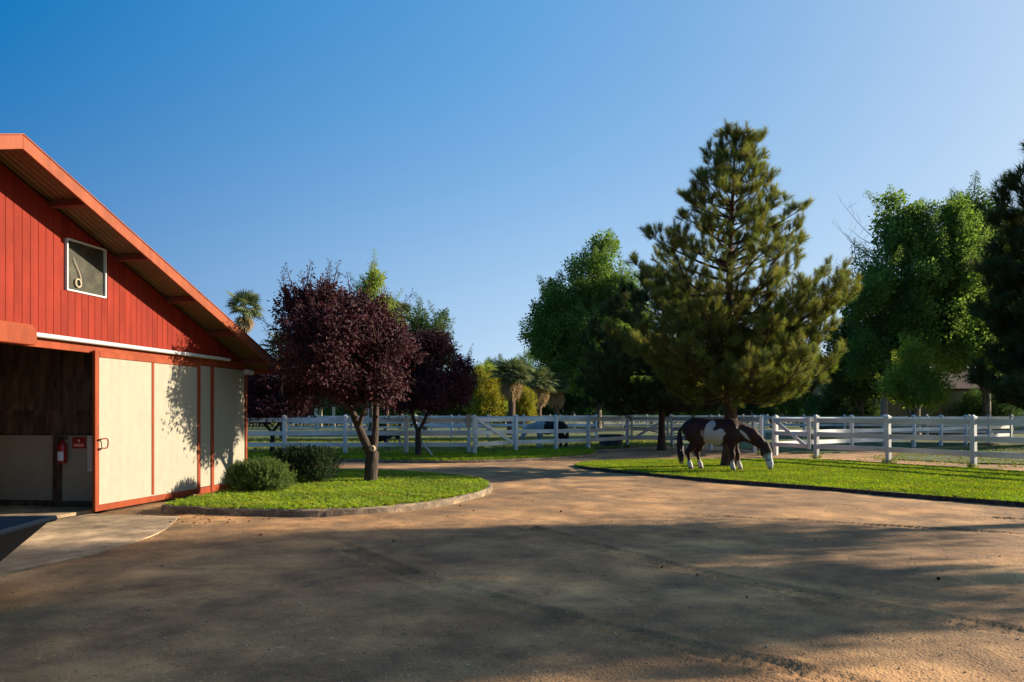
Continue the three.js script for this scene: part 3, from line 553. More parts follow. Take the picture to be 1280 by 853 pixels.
// a broadleaf tree: trunk paths, limbs out to each lobe of the crown, leaf clumps through the lobes
function broadleaf(o) {
  const rnd = mulberry(o.seed), t = thing(o.name, o.label, 'tree', [o.x, o.y ?? 0, -o.d], 0, o.group);
  const wood = [];
  for (const tr of o.trunks) { const p = curve(tr.p.map((q) => new THREE.Vector3(...q)), 14), r = p.map((_, i) => lerp(tr.r0, tr.r1, i / 14) * (1 + 0.10 * (rnd() - 0.5)) + (tr.flare ? tr.flare * Math.exp(-i * 1.1) : 0)); wood.push(tube(p, r, 10)); }
  const items = [];
  const ends = o.trunks.map((tr) => new THREE.Vector3(...tr.p[tr.p.length - 1]));
  for (const [lx, ly, lz, rx, ry, rz, n] of o.lobes) {
    const c = new THREE.Vector3(lx, ly, lz), from = ends.slice().sort((a, b) => a.distanceTo(c) - b.distanceTo(c))[0];
    const mid = from.clone().lerp(c, 0.5).add(new THREE.Vector3((rnd() - 0.5) * rx * 0.4, (rnd() - 0.2) * ry * 0.3, (rnd() - 0.5) * rz * 0.4)), r = (o.limb ?? 0.05);
    wood.push(tube(curve([from, mid, c], 8), Array.from({ length: 9 }, (_, i) => lerp(r, r * 0.4, i / 8)), 6));
    for (let k = 0; k < (o.twigs ?? 5); k++) { const e = new THREE.Vector3(rnd() - 0.5, rnd() - 0.3, rnd() - 0.5).normalize().multiply(new THREE.Vector3(rx, ry, rz)).multiplyScalar(o.twigOut ?? 0.95).add(c), m = c.clone().lerp(e, 0.5).add(new THREE.Vector3(0, (rnd() - 0.3) * 0.2 * ry, 0)); wood.push(tube(curve([c, m, e], 5), Array.from({ length: 6 }, (_, i) => lerp(r * 0.4, r * 0.08, i / 5)), 5)); }
    for (let i = 0; i < n; i++) {
      const q = new THREE.Vector3(rnd() - 0.5, rnd() - 0.5, rnd() - 0.5).normalize(), k = Math.pow(rnd(), 0.42) * (0.88 + 0.30 * fbm(q.x * 2.1 + lx, q.y * 2.1 + ly, q.z * 2.1 + o.seed, 3) * 2);
      const p = new THREE.Vector3(q.x * rx * k, q.y * ry * k, q.z * rz * k).add(c);
      const f = o.grain ?? 1.1;
      if (fbm(p.x * f, p.y * f, p.z * f + o.seed, 2) < (o.gap ?? -0.08) + (rnd() - 0.5) * 0.12) continue;
      items.push({ p, n: q.clone().add(new THREE.Vector3(0, 0.6, 0)).normalize(), a: rnd() * 6.28, s: 0.65 + 0.7 * rnd(), tone: rnd() });
    }
  }
  // young shoots that break the outline: a thin stem with leaf clumps getting smaller to the tip
  const all = o.lobes.reduce((q, l) => q + l[6], 0), SL = o.shoot ?? 0.6;
  for (const [lx, ly, lz, rx, ry, rz, n] of o.lobes) {
    const count = Math.round(((o.shoots ?? 40) * n) / all);
    for (let i = 0; i < count; i++) {
      const q = new THREE.Vector3(rnd() - 0.5, rnd() - 0.25, rnd() - 0.5).normalize(), b = new THREE.Vector3(lx + q.x * rx * 0.8, ly + q.y * ry * 0.8, lz + q.z * rz * 0.8), L = SL * (0.5 + rnd()), dir = q.clone().add(new THREE.Vector3((rnd() - 0.5) * 0.5, 0.9, (rnd() - 0.5) * 0.5)).normalize(), e = b.clone().addScaledVector(dir, L);
      wood.push(tube([b, e], [SL * 0.02, SL * 0.006], 4));
      const m = o.shootN ?? 5; for (let k = 0; k < m; k++) { const u = (k + 0.6) / m; items.push({ p: b.clone().lerp(e, u), n: dir.clone(), a: rnd() * 6.28, s: (0.85 - 0.5 * u) * (0.8 + 0.4 * rnd()), tone: rnd() }); }
    }
  }
  part(t, 'trunk', merge(wood), o.bark);
  scatter(t, 'crown', o.clump, o.leaf, items, (it) => { const k = 0.75 + 0.5 * it.tone, w = o.vary ?? 0.2; return [k * (1 + w * (rnd() - 0.4)), k, k * (1 - w * (rnd() - 0.5))]; });
  return t;
}
// purple-leaved plums
const islandPlum = broadleaf({
  name: 'plum_tree', label: 'purple-leaved tree with a forked trunk on the grass island', seed: 5, x: -3.15, d: 17.8, y: 0.06, bark: M.plumBark, leaf: M.plumLeaf, clump: clumpPlum, vary: 0.45, gap: -0.035, limb: 0.035, twigs: 8, twigOut: 1.1, grain: 1.35, shoots: 90, shoot: 0.6, shootN: 7,
  trunks: [{ p: [[0, -0.1, 0], [0.02, 0.4, 0], [0.05, 0.72, 0]], r0: 0.155, r1: 0.14, flare: 0.07 }, { p: [[0.02, 0.62, 0], [-0.2, 1.15, 0.1], [-0.48, 1.8, 0.05], [-0.75, 2.5, 0]], r0: 0.105, r1: 0.055 }, { p: [[0.05, 0.62, 0], [0.1, 1.2, -0.05], [0.11, 1.8, -0.1], [0.2, 2.5, -0.1]], r0: 0.088, r1: 0.05 }, { p: [[-0.25, 1.25, 0.1], [0.0, 1.9, 0.5], [0.0, 2.5, 0.8]], r0: 0.05, r1: 0.03 }],
  lobes: [[-0.75, 3.3, 0.5, 1.0, 0.95, 1.15, 1100], [-1.05, 3.3, 0.7, 0.8, 1.0, 1.0, 700], [-0.05, 3.3, 0.6, 0.85, 0.8, 1.05, 850], [-1.0, 2.7, 0.8, 0.75, 0.75, 1.0, 700], [0.3, 2.75, 0.3, 0.9, 0.75, 1.1, 950], [0.1, 2.2, 0.5, 0.95, 0.5, 1.0, 620], [-0.85, 2.45, 0.8, 1.0, 0.75, 1.2, 950], [-0.6, 2.9, -0.6, 1.0, 0.9, 0.7, 400], [-0.6, 2.9, 1.6, 1.0, 0.9, 0.8, 650], [-1.0, 4.0, 0.4, 0.55, 0.4, 0.7, 160], [-1.75, 3.85, 0.4, 0.28, 0.55, 0.3, 50], [-1.4, 4.05, 0.5, 0.3, 0.45, 0.3, 60]],
});
part(islandPlum, 'cut_stub', (() => { const g = new THREE.CylinderGeometry(0.06, 0.075, 0.1, 14); g.rotateX(Math.PI / 2); g.translate(0.06, 0.78, 0.14); return g; })(), mat(0.3, 0.22, 0.15, 0.9));
broadleaf({
  name: 'plum_tree', label: 'dark purple-leaved tree on the shaded verge by the fence', seed: 6, x: -3.4, d: 29, y: 0.04, bark: M.plumBark, leaf: M.plumLeaf, clump: clumpPlum, vary: 0.3, gap: -0.15, limb: 0.04, twigs: 6, group: 'purple trees along the fence',
  trunks: [{ p: [[0, -0.1, 0], [0, 0.5, 0], [0.0, 0.95, 0]], r0: 0.12, r1: 0.1, flare: 0.04 }, { p: [[0, 0.9, 0], [-0.15, 1.3, 0], [-0.3, 2.0, 0.1]], r0: 0.07, r1: 0.05 }, { p: [[0, 0.9, 0], [0.25, 1.4, 0], [0.5, 2.0, 0]], r0: 0.07, r1: 0.045 }],
  lobes: [[0.1, 3.3, 0, 1.4, 1.25, 1.3, 1700], [0.95, 2.6, 0.1, 1.2, 0.95, 1.2, 1300], [-0.8, 2.6, 0.1, 1.2, 1.1, 1.2, 1300], [0.2, 2.3, 0.6, 1.5, 0.75, 1.0, 1000], [1.5, 3.0, 0, 0.7, 0.8, 0.8, 500], [0.6, 4.1, 0, 0.8, 0.55, 0.8, 400]],
});
broadleaf({
  name: 'plum_tree', label: 'small dark purple-leaved tree behind the barn corner', seed: 7, x: -9.35, d: 31.2, y: 0.02, bark: M.plumBark, leaf: M.plumLeaf, clump: clumpPlum, vary: 0.3, gap: -0.12, limb: 0.035, twigs: 6, group: 'purple trees along the fence',
  trunks: [{ p: [[0, -0.1, 0], [0, 0.5, 0], [0.02, 0.9, 0]], r0: 0.11, r1: 0.09, flare: 0.04 }, { p: [[0, 0.85, 0], [-0.3, 1.2, 0], [-0.7, 1.7, 0.1]], r0: 0.06, r1: 0.04 }, { p: [[0, 0.85, 0], [0.3, 1.3, 0], [0.6, 1.8, 0]], r0: 0.06, r1: 0.04 }],
  lobes: [[0, 2.7, 0, 1.4, 1.1, 1.3, 1500], [0.8, 2.2, 0.1, 1.15, 0.85, 1.1, 1200], [-0.9, 2.2, 0.1, 1.1, 0.9, 1.1, 1100], [0.1, 1.8, 0.5, 1.5, 0.6, 1.0, 800], [1.3, 2.9, 0, 0.9, 1.1, 0.9, 800]],
});
// broad cottonwoods
function cottonwood(label, seed, x, d, H, lobes, leaf, clump, extra = {}) {
  const r = H * 0.018;
  return broadleaf({ name: 'cottonwood_tree', label, seed, x, d, bark: M.paleBark, leaf, clump, limb: r * 0.5, twigs: 6, grain: 0.55, gap: -0.02, shoots: 70, shoot: H * 0.11, shootN: 6, ...extra, lobes, trunks: extra.trunks ?? [{ p: [[0, -0.2, 0], [0.1, H * 0.12, 0], [0, H * 0.3, 0.1], [0.1, H * 0.5, 0]], r0: r * 1.2, r1: r * 0.5, flare: r * 0.8 }, { p: [[0, H * 0.18, 0], [-H * 0.08, H * 0.32, 0.3], [-H * 0.14, H * 0.46, 0.4]], r0: r * 0.6, r1: r * 0.3 }, { p: [[0, H * 0.2, 0], [H * 0.08, H * 0.34, -0.3], [H * 0.13, H * 0.5, -0.4]], r0: r * 0.6, r1: r * 0.3 }] });
}
cottonwood('broad bright-green tree rising behind the pony paddock', 21, 8.0, 75, 18, [[-0.2, 13.4, 0, 3.5, 3.9, 3.4, 760], [-2.9, 11.4, 0.3, 3.2, 3.4, 3.2, 660], [2.6, 11.4, 0, 3.2, 3.8, 3.2, 660], [-4.4, 8.9, 0.2, 2.9, 3.0, 3.0, 560], [-3.4, 6.4, 0.2, 3.0, 2.3, 3.0, 420], [0, 9, 1, 4, 3.4, 3.6, 760], [3.4, 7.2, 0.4, 3, 2.8, 3, 480], [-1.4, 5.6, 0.6, 3.2, 2.2, 3, 420], [1.6, 4.6, 0.8, 2.6, 1.8, 2.4, 300], [0.6, 17.0, 0, 1.5, 1.6, 1.5, 120]], M.cottonLeaf, clumpBig, { shoot: 1.3, shoots: 90 });
cottonwood('tall green tree in front of the beige house', 22, 28.2, 56, 16.5, [[-0.6, 12.4, 0, 2.6, 3.2, 2.6, 520], [2.6, 12.4, 0, 2.4, 3.2, 2.4, 480], [-3.0, 5.4, 0, 2.2, 1.6, 2.2, 240], [4.4, 6.2, 0.3, 2.4, 2.2, 2.4, 330], [-3.2, 10.2, 0.3, 2.6, 2.4, 2.6, 420], [0.8, 10, 0.8, 3.4, 2.8, 3.2, 640], [3.6, 9.4, 0, 2.5, 3, 2.6, 430], [-2.2, 7.2, 0.4, 2.6, 2, 2.6, 320], [1.2, 6.4, 0.8, 2.8, 2.1, 2.6, 380], [-0.9, 14.9, 0, 1.6, 1.9, 1.6, 170], [2.4, 14.8, 0, 1.7, 1.8, 1.6, 170], [-1.4, 16.2, 0.2, 0.8, 1.0, 0.8, 36]], M.cottonLeaf, clumpBig, { gap: 0.0 });
cottonwood('dense dark-green tree beside the white house', 23, 35.5, 60, 18, [[0, 13, 0, 3.8, 4.0, 3.4, 900], [3.8, 12.4, 0, 3, 4, 3, 700], [-3.2, 7.4, 0, 2.6, 2.6, 2.6, 380], [-2, 9.6, 0.4, 3.2, 3, 3, 560], [2.6, 9.6, 0.2, 3.2, 3.2, 3, 560], [0.4, 6.6, 0.8, 3.6, 2.4, 3, 540], [-0.8, 16.8, 0, 1.6, 1.7, 1.6, 160]], M.darkLeaf, clumpBig);
cottonwood('leafy tree standing low behind the tall pine', 24, 26.6, 61, 9.5, [[0, 6.6, 0, 2.8, 2.6, 2.6, 420], [-1.6, 4.6, 0.4, 2.2, 1.9, 2.2, 260], [1.8, 4.8, 0, 2.3, 2, 2.2, 280]], M.darkLeaf, clumpBig);
cottonwood('young lime-green tree between the fence and the beige house', 25, 22.8, 45.5, 5.6, [[0.1, 4.0, 0, 1.2, 1.2, 1.1, 230], [-0.9, 3.2, 0.2, 1.0, 0.9, 1.0, 160], [0.9, 3.0, 0.2, 1.1, 0.95, 1.0, 190], [0.0, 2.6, 0.6, 1.3, 0.8, 1.0, 180], [-0.2, 5.1, 0, 0.6, 0.8, 0.6, 60]], M.limeLeaf, clumpMid, { grain: 1.2 });
// dead grey branches beside the tall green tree
{
  const t = thing('bare_tree', 'leafless grey tree with thin dead branches behind the pine', 'tree', [26.9, 0, -58]), rnd = mulberry(90), wood = [tube(curve([new THREE.Vector3(0, 0, 0), new THREE.Vector3(0.2, 5, 0), new THREE.Vector3(0, 9, 0), new THREE.Vector3(-0.5, 13, 0)], 10), Array.from({ length: 11 }, (_, i) => lerp(0.28, 0.07, i / 10)), 8)];
  for (let i = 0; i < 26; i++) { const h = 6 + i * 0.34, s = new THREE.Vector3(0.1 - Math.max(0, h - 10) * 0.12, h, 0), a = rnd() * 6.28, L = 1.2 + rnd() * 2.2, e = s.clone().add(new THREE.Vector3(Math.cos(a) * L, L * (0.5 + rnd() * 0.6), Math.sin(a) * L)), m = s.clone().lerp(e, 0.5).add(new THREE.Vector3(0, -0.2, 0)); wood.push(tube(curve([s, m, e], 5), Array.from({ length: 6 }, (_, k) => lerp(0.03, 0.008, k / 5)), 5)); for (let k = 0; k < 4; k++) { const b = s.clone().lerp(e, 0.45 + 0.18 * k), f = b.clone().add(new THREE.Vector3((rnd() - 0.5) * 1.2, 0.3 + rnd() * 0.8, (rnd() - 0.5) * 1.2)); wood.push(tube([b, f], [0.014, 0.006], 4)); } }
  part(t, 'trunk', merge(wood), mat(0.26, 0.23, 0.2, 0.95));
}
// pines
const tuftPine = needleTuft(84, 0.22, 0.15, 31, 0.0095), tuftFar = needleTuft(54, 0.42, 0.28, 32, 0.026);
function pine(o) {
  const rnd = mulberry(o.seed), t = thing('pine_tree', o.label, 'tree', [o.x, 0, -o.d]), wood = [], items = [], H = o.H;
  const spine = (h) => new THREE.Vector3(0.12 * Math.sin(h * 0.5 + o.seed) * (h / H), h, 0.1 * Math.sin(h * 0.7));
  const tp = Array.from({ length: 19 }, (_, i) => spine((i / 18) * H * 0.985)); tp[0].y = -0.15;
  wood.push(tube(tp, tp.map((_, i) => lerp(o.r, 0.02, Math.pow(i / 18, 0.85)) + (i === 0 ? o.r * 0.45 : i === 1 ? 0.02 : 0)), 12));
  const tuftAt = (p, dir, s = 1) => items.push({ p: p.clone().add(new THREE.Vector3(rnd() - 0.5, rnd() - 0.5, rnd() - 0.5).multiplyScalar(0.1 * o.k)), n: dir.clone().add(new THREE.Vector3((rnd() - 0.5) * 0.9, 0.45 + (rnd() - 0.5) * 0.6, (rnd() - 0.5) * 0.9)).normalize(), a: rnd() * 6.28, s: s * (0.75 + 0.5 * rnd()), tone: rnd() });
  // a pompom of shoots at a twig's end
  const pompom = (p, dir, n, s) => { for (let i = 0; i < n; i++) tuftAt(p.clone().addScaledVector(dir, (rnd() - 0.6) * 0.22 * o.k), dir.clone().add(new THREE.Vector3(rnd() - 0.5, rnd() - 0.4, rnd() - 0.5).multiplyScalar(1.5)).normalize(), s); };
  const limb = (s, az, L, rise, f) => {
    const cx = Math.cos(az), cz = Math.sin(az), pts = [], wig = rnd() * 6;
    for (let i = 0; i <= 8; i++) { const u = i / 8; pts.push(new THREE.Vector3(s.x + cx * L * u - cz * 0.06 * L * Math.sin(u * 5 + wig), s.y + L * (rise * u + (f < 0.55 ? -0.20 * Math.sin(u * 2.4) + 0.22 * u * u * u : 0.16 * u * u)), s.z + cz * L * u + cx * 0.06 * L * Math.sin(u * 5 + wig))); }
    const r0 = 0.012 + 0.016 * L; wood.push(tube(pts, pts.map((_, i) => lerp(r0, 0.008, i / 8)), 6));
    const nSub = Math.max(3, Math.round(L * o.subs * (f > 0.5 ? 0.62 : 1)));
    for (let j = 0; j < nSub; j++) {
      const u = lerp(Math.min(0.6, 0.35 / L + 0.22), 1, (j + rnd()) / nSub), i0 = Math.min(7, Math.floor(u * 8)), b = pts[i0].clone().lerp(pts[i0 + 1], u * 8 - i0), dir = pts[i0 + 1].clone().sub(pts[i0]).normalize();
      const sideV = new THREE.Vector3(-cz, 0, cx).multiplyScalar(j % 2 ? 1 : -1), sd = dir.clone().multiplyScalar(0.5).addScaledVector(sideV, 0.5 + rnd() * 0.6).add(new THREE.Vector3(0, 0.15 + (rnd() - 0.4) * 0.9, 0)).normalize();
      const sl = (0.22 + 0.26 * Math.min(L, 2.6) * (1 - u * 0.65) * rnd()) * o.k, e = b.clone().addScaledVector(sd, sl);
      wood.push(tube([b, e], [0.010, 0.004], 4));
      if (sl > 0.42 * o.k) pompom(b.clone().lerp(e, 0.55), sd, 2, o.k * 0.9);
      pompom(e, sd.clone().add(new THREE.Vector3(0, 0.5, 0)).normalize(), o.n, o.k);
    }
    pompom(pts[8], new THREE.Vector3(cx * 0.6, 0.8, cz * 0.6).normalize(), o.n + 2, o.k * 1.1);
  };
  let az = rnd() * 6;
  for (let h = o.low; h < H - 0.3; h += o.step * (0.7 + 0.6 * rnd())) {
    const f = h / H, nb = f > 0.8 ? 3 : f < 0.5 ? 6 : 4;
    for (let k = 0; k < nb; k++) {
      az += 2.4 + rnd() * 0.5;
      let L = o.reach(h, Math.cos(az), Math.sin(az)) * (0.78 + 0.28 * rnd()); if (rnd() < 0.14) L *= 0.65;
      limb(spine(h), az, L, lerp(0.02, 0.5, Math.pow(f, 1.2)) + (rnd() - 0.5) * 0.22, f);
    }
  }
  for (const [h, a, L, rise] of o.extra ?? []) limb(spine(h), a, L, rise, 0.9);
  for (let i = 0; i < 9; i++) pompom(spine(H * (0.95 + 0.05 * (i / 8))), new THREE.Vector3(0, 1, 0), 3, o.k * 0.9);
  part(t, 'trunk', merge(wood), M.pineBark);
  scatter(t, 'crown', o.tuft, o.mat, items, (it) => { const k = 0.75 + 0.5 * it.tone; return [k * (0.9 + 0.35 * rnd()), k, k * (0.8 + 0.4 * rnd())]; });
  return t;
}
pine({ label: 'tall olive-green pine with reddish trunk beside the pinto horse', seed: 41, x: 6.45, d: 23.6, H: 9.85, r: 0.24, low: 2.15, step: 0.25, subs: 7, n: 4, k: 1, tuft: tuftPine, mat: M.needle, extra: [[8.4, 0.2, 0.75, 1.5], [8.1, 2.9, 0.8, 1.1]],
  reach: (h, cx) => { const p = [[2.1, 2.4], [3.6, 3.05], [5.8, 2.25], [7.3, 1.35], [8.7, 0.55], [9.9, 0.15]]; let i = 0; while (i < 4 && h > p[i + 1][0]) i++; return lerp(p[i][1], p[i + 1][1], (h - p[i][0]) / (p[i + 1][0] - p[i][0])) * (1 + 0.02 * cx + 0.15 * Math.sin(h * 2.9 + cx * 2)); } });
pine({ label: 'lower dark pine behind the fence beside the tall pine', seed: 43, x: 6.66, d: 35.6, H: 7.9, r: 0.17, low: 2.0, step: 0.33, subs: 4.6, n: 4, k: 1.35, tuft: tuftPine, mat: M.darkNeedle,
  reach: (h, cx) => Math.min(4.0, 0.3 + (8 - h) * 0.75) * (1 + 0.12 * Math.sin(h * 3 + cx * 3)) });
pine({ label: 'very dark large pine overhanging the white house', seed: 44, x: 30.0, d: 42.5, H: 16.5, r: 0.4, low: 2.6, step: 0.5, subs: 3.2, n: 4, k: 1.6, tuft: tuftFar, mat: M.darkNeedle,
  reach: (h, cx) => Math.min(4.3, 0.4 + (16.6 - h) * 0.6) * (1 + 0.15 * Math.sin(h * 2 + cx * 3)) });
// shade trees standing out of the picture on the right: their shadows lie across the yard
cottonwood('shade tree standing right of the yard beside the lane', 51, 16.1, 10.6, 11.5, [[0, 6.8, 0.3, 2.5, 2.0, 2.4, 800], [-0.6, 8.4, 0.6, 2.5, 1.9, 2.7, 800], [0.6, 9.8, 0.3, 2.2, 1.6, 2.4, 560], [0.4, 5.2, 0, 1.9, 1.1, 1.7, 300], [-1.6, 5.6, 0.6, 1.3, 0.8, 1.0, 120], [0, 7.6, 2.2, 2.0, 1.6, 1.6, 420]], M.cottonLeaf, clumpMid, { gap: -0.1, grain: 0.8 });
cottonwood('tall shade tree right of the yard behind the lawn', 52, 18.5, 14.35, 12.6, [[0, 7.2, 0.2, 2.4, 1.5, 2.0, 700], [-0.6, 8.9, 1.5, 2.2, 1.4, 1.5, 460], [0.8, 6.2, 0.2, 2.0, 1.2, 1.8, 380], [0.3, 10.6, 2.0, 1.8, 1.4, 1.3, 300], [-1.4, 5.9, -0.6, 1.2, 0.7, 1.0, 110]], M.cottonLeaf, clumpMid, { gap: -0.1, grain: 0.8 });
cottonwood('tall high-crowned shade tree behind the corral fence', 53, 27, 36.3, 15, [[0, 9, 0, 2.2, 1.8, 2.4, 560], [-0.5, 11, 0.2, 2.4, 2.0, 2.6, 640], [0.3, 13.2, 0, 1.8, 1.8, 2.0, 380], [0.8, 10, -0.6, 2.0, 1.8, 2.0, 380]], M.cottonLeaf, clumpMid, { gap: -0.2, grain: 0.8 });
// far conifer-like poplar and round tree left, golden shrubs
cottonwood('narrow upright green tree behind the island plum', 61, -9.9, 56, 11.5, [[0, 6, 0, 1.3, 3, 1.3, 260], [-0.3, 8.6, 0, 1.0, 2.2, 1.0, 170], [0.3, 10.2, 0, 0.55, 1.6, 0.6, 60], [0.9, 8.2, 0, 0.6, 1.6, 0.7, 70]], M.limeLeaf, clumpSlim, { gap: -0.15 });
cottonwood('bushy blue-green tree behind the fence plum', 62, -6.6, 60, 9.5, [[0, 6.6, 0, 2, 2.4, 2, 420], [0.9, 6.2, 0, 1.5, 2.6, 1.6, 330], [-1, 5, 0, 1.6, 2, 1.6, 260], [1.1, 8.2, 0, 0.7, 1.2, 0.8, 70], [-0.2, 8.4, 0, 0.8, 1.0, 0.8, 70]], M.darkLeaf, clumpSlim);
cottonwood('tall golden-green shrub left of the fan palms', 63, -1.85, 62, 5, [[0, 3.0, 0, 1.35, 1.6, 1.3, 400], [-0.3, 4.2, 0, 0.7, 0.8, 0.7, 100], [-0.1, 1.8, 0.3, 1.4, 1.0, 1.2, 220]], M.yellowLeaf, clumpMid);
cottonwood('short golden-green shrub between the fan palms', 64, 0.95, 63, 3.8, [[0, 2.3, 0, 0.85, 1.3, 0.9, 280], [0.1, 1.3, 0.2, 0.9, 0.8, 0.9, 130]], M.yellowLeaf, clumpMid);
cottonwood('round lime-green tree behind the golden shrubs', 65, -2.4, 78, 6, [[0, 4.6, 0, 1.8, 1.7, 1.8, 260], [0.8, 3.2, 0, 1.8, 1.5, 1.6, 200]], M.limeLeaf, clumpBig);
cottonwood('low dark bush against the right end of the beige house', 66, 36.2, 61.5, 3.6, [[0, 2.0, 0, 1.9, 1.6, 1.5, 260], [1.6, 1.6, 0.2, 1.6, 1.3, 1.3, 180], [-1.5, 1.4, 0.2, 1.5, 1.1, 1.3, 160]], M.darkLeaf, clumpMid);
cottonwood('broad leafy bush hiding the left end of the beige house', 67, 25.6, 62, 4.6, [[0, 2.6, 0, 2.0, 2.0, 1.6, 320], [-1.5, 1.7, 0.2, 1.6, 1.5, 1.3, 220], [1.5, 1.6, 0.2, 1.5, 1.4, 1.3, 200]], M.darkLeaf, clumpMid);
{
  const rnd = mulberry(700);
  for (let i = 0; i < 22; i++) {
    const px = -0.42 + i * 0.0375, d = 92 + rnd() * 22, x = px * d + (rnd() - 0.5) * 2, h = (i > 10 ? 8.5 : 4.6) + rnd() * 2.6, w = 3 + rnd() * 1.6, where = i < 6 ? 'beyond the purple trees' : i < 9 ? 'behind the golden shrubs' : i < 13 ? 'behind the broad green tree' : i < 17 ? 'behind the tall pine' : 'behind the beige house';
    cottonwood((i % 3 ? 'dark' : 'lighter') + ' green hedgerow tree far ' + where, 710 + i, x, d, h, [[0, h * 0.6, 0, w, h * 0.4, w * 0.8, 230], [w * 0.7, h * 0.42, 0.3, w * 0.8, h * 0.34, w * 0.7, 160], [-w * 0.7, h * 0.4, 0.2, w * 0.8, h * 0.34, w * 0.7, 160], [0, h * 0.22, 1, w * 1.2, h * 0.2, w * 0.7, 150]], i % 3 ? M.darkLeaf : M.cottonLeaf, clumpBig, { group: 'far hedgerow trees', gap: -0.2, twigs: 2 });
  }
}
// fan palms
const fan = (() => {
  const pos = [], nseg = 17; 
  for (let i = 0; i < nseg; i++) {
    const a = lerp(-1.95, 1.95, i / (nseg - 1)), L = 0.62 + 0.2 * Math.cos(a * 0.6) + (i % 3) * 0.03, w = 0.055, c = Math.cos(a), s = Math.sin(a), z = (r) => -0.10 * r * r * (i % 2 ? 1.4 : 1) ;
    const A = [0, 0, 0], B = [c * L * 0.55 - s * w, z(0.55) - 0.012, s * L * 0.55 + c * w], D = [c * L * 0.55 + s * w, z(0.55) - 0.012, s * L * 0.55 - c * w], C = [c * L, z(1) - 0.16 * (L - 0.4), s * L], R = [c * L * 0.55, z(0.55) + 0.025, s * L * 0.55];
    pos.push(...A, ...B, ...R, ...A, ...R, ...D, ...B, ...C, ...R, ...R, ...C, ...D);
  }
  const g = new THREE.BufferGeometry(); g.setAttribute('position', new THREE.Float32BufferAttribute(pos, 3)); g.translate(0.62, 0, 0);
  const stalk = tidy(tube([new THREE.Vector3(0, 0, 0), new THREE.Vector3(0.3, 0.02, 0), new THREE.Vector3(0.64, 0, 0)], [0.022, 0.016, 0.01], 4)); stalk.deleteAttribute('uv');
  g.computeVertexNormals(); return mergeGeometries([g, stalk], false);
})();
function palm(label, x, d, H, r, size, seed, green, dry) {
  const rnd = mulberry(seed), t = thing('fan_palm', label, 'palm', [x, 0, -d], 0, 'fan palms beyond the fences'), pts = curve([new THREE.Vector3(0, -0.1, 0), new THREE.Vector3(0.1 * rnd(), H * 0.5, 0), new THREE.Vector3(0.15 * (rnd() - 0.5), H, 0)], 14);
  part(t, 'trunk', tube(pts, pts.map((_, i) => r * (1.25 - 0.45 * i / 14) * (1 + 0.06 * (i % 2))), 10), M.palmBark);
  const top = pts[14];
  for (let i = 0; i < green + dry; i++) {
    const dead = i >= green, m = part(t, dead ? 'dry_frond' : 'frond', fan, dead ? M.palmDry : M.palmLeaf);
    m.position.copy(top).add(new THREE.Vector3(0, dead ? -0.35 * size * rnd() : 0.1, 0));
    m.rotation.set(0, i * 2.39996 + rnd() * 0.4, 0); m.rotateZ(dead ? -1.15 - 0.35 * rnd() : lerp(1.3, -0.55, Math.pow(i / green, 0.8)) + (rnd() - 0.5) * 0.25); m.rotateX((rnd() - 0.5) * 0.8); m.scale.setScalar(size * (0.85 + 0.3 * rnd()));
  }
}
palm('slim fan palm showing above the barn roof edge', -20.1, 60, 9.5, 0.2, 1.12, 801, 19, 5);
palm('fan palm half hidden behind the island plum', -14.3, 50, 5.6, 0.2, 1.0, 802, 24, 6);
palm('small distant fan palm above the plum crowns', -11.4, 82, 11.8, 0.2, 1.15, 803, 22, 10);
palm('green-topped distant palm beside the narrow upright tree', -12.6, 80, 11.9, 0.2, 1.25, 804, 24, 2);
palm('stout fan palm with a thick trunk between golden shrubs', -0.1, 60, 4.5, 0.25, 1.15, 805, 34, 22);
palm('fan palm with dry skirt right of the stout palm', 2.2, 66, 4.1, 0.22, 1.1, 806, 28, 24);
palm('fan palm half hidden by the broad green tree', 4.0, 72, 4.0, 0.22, 1.1, 807, 26, 24);
// rosemary and clipped hedge by the barn
function shrub(name, label, x, d, lobes, mt, tuftG, seed, per) {
  const rnd = mulberry(seed), t = thing(name, label, 'shrub', [x, 0.08, -d]), items = [], wood = [];
  for (const [lx, ly, lz, rx, ry, rz] of lobes) {
    for (let k = 0; k < 14; k++) { const a = rnd() * 6.28, e = new THREE.Vector3(lx + Math.cos(a) * rx * 0.7 * rnd(), ly + ry * 0.5, lz + Math.sin(a) * rz * 0.7 * rnd()); wood.push(tube([new THREE.Vector3(lx + (rnd() - 0.5) * 0.2, -0.02, lz + (rnd() - 0.5) * 0.2), e], [0.014, 0.005], 5)); }
    for (let i = 0; i < per * rx * ry * rz; i++) {
      const q = new THREE.Vector3(rnd() - 0.5, rnd() - 0.35, rnd() - 0.5).normalize(), k = Math.pow(rnd(), 0.3) * (0.92 + 0.22 * fbm(q.x * 3, q.y * 3, q.z * 3 + seed, 2)), p = new THREE.Vector3(lx + q.x * rx * k, ly + q.y * ry * k, lz + q.z * rz * k);
      if (p.y < 0.02) p.y = 0.02 + rnd() * 0.08;
      items.push({ p, n: q.clone().multiplyScalar(0.7).add(new THREE.Vector3((rnd() - 0.5) * 0.5, 0.75, (rnd() - 0.5) * 0.5)).normalize(), a: rnd() * 6.28, s: 0.7 + 0.6 * rnd(), tone: rnd() });
    }
  }
  part(t, 'stem', merge(wood), M.bark);
  scatter(t, 'foliage', tuftG, mt, items, (it) => { const k = 0.75 + 0.5 * it.tone; return [k * (1 + 0.2 * (rnd() - 0.5)), k, k]; });
}
const sprig = needleTuft(34, 0.19, 0.045, 61, 0.008);
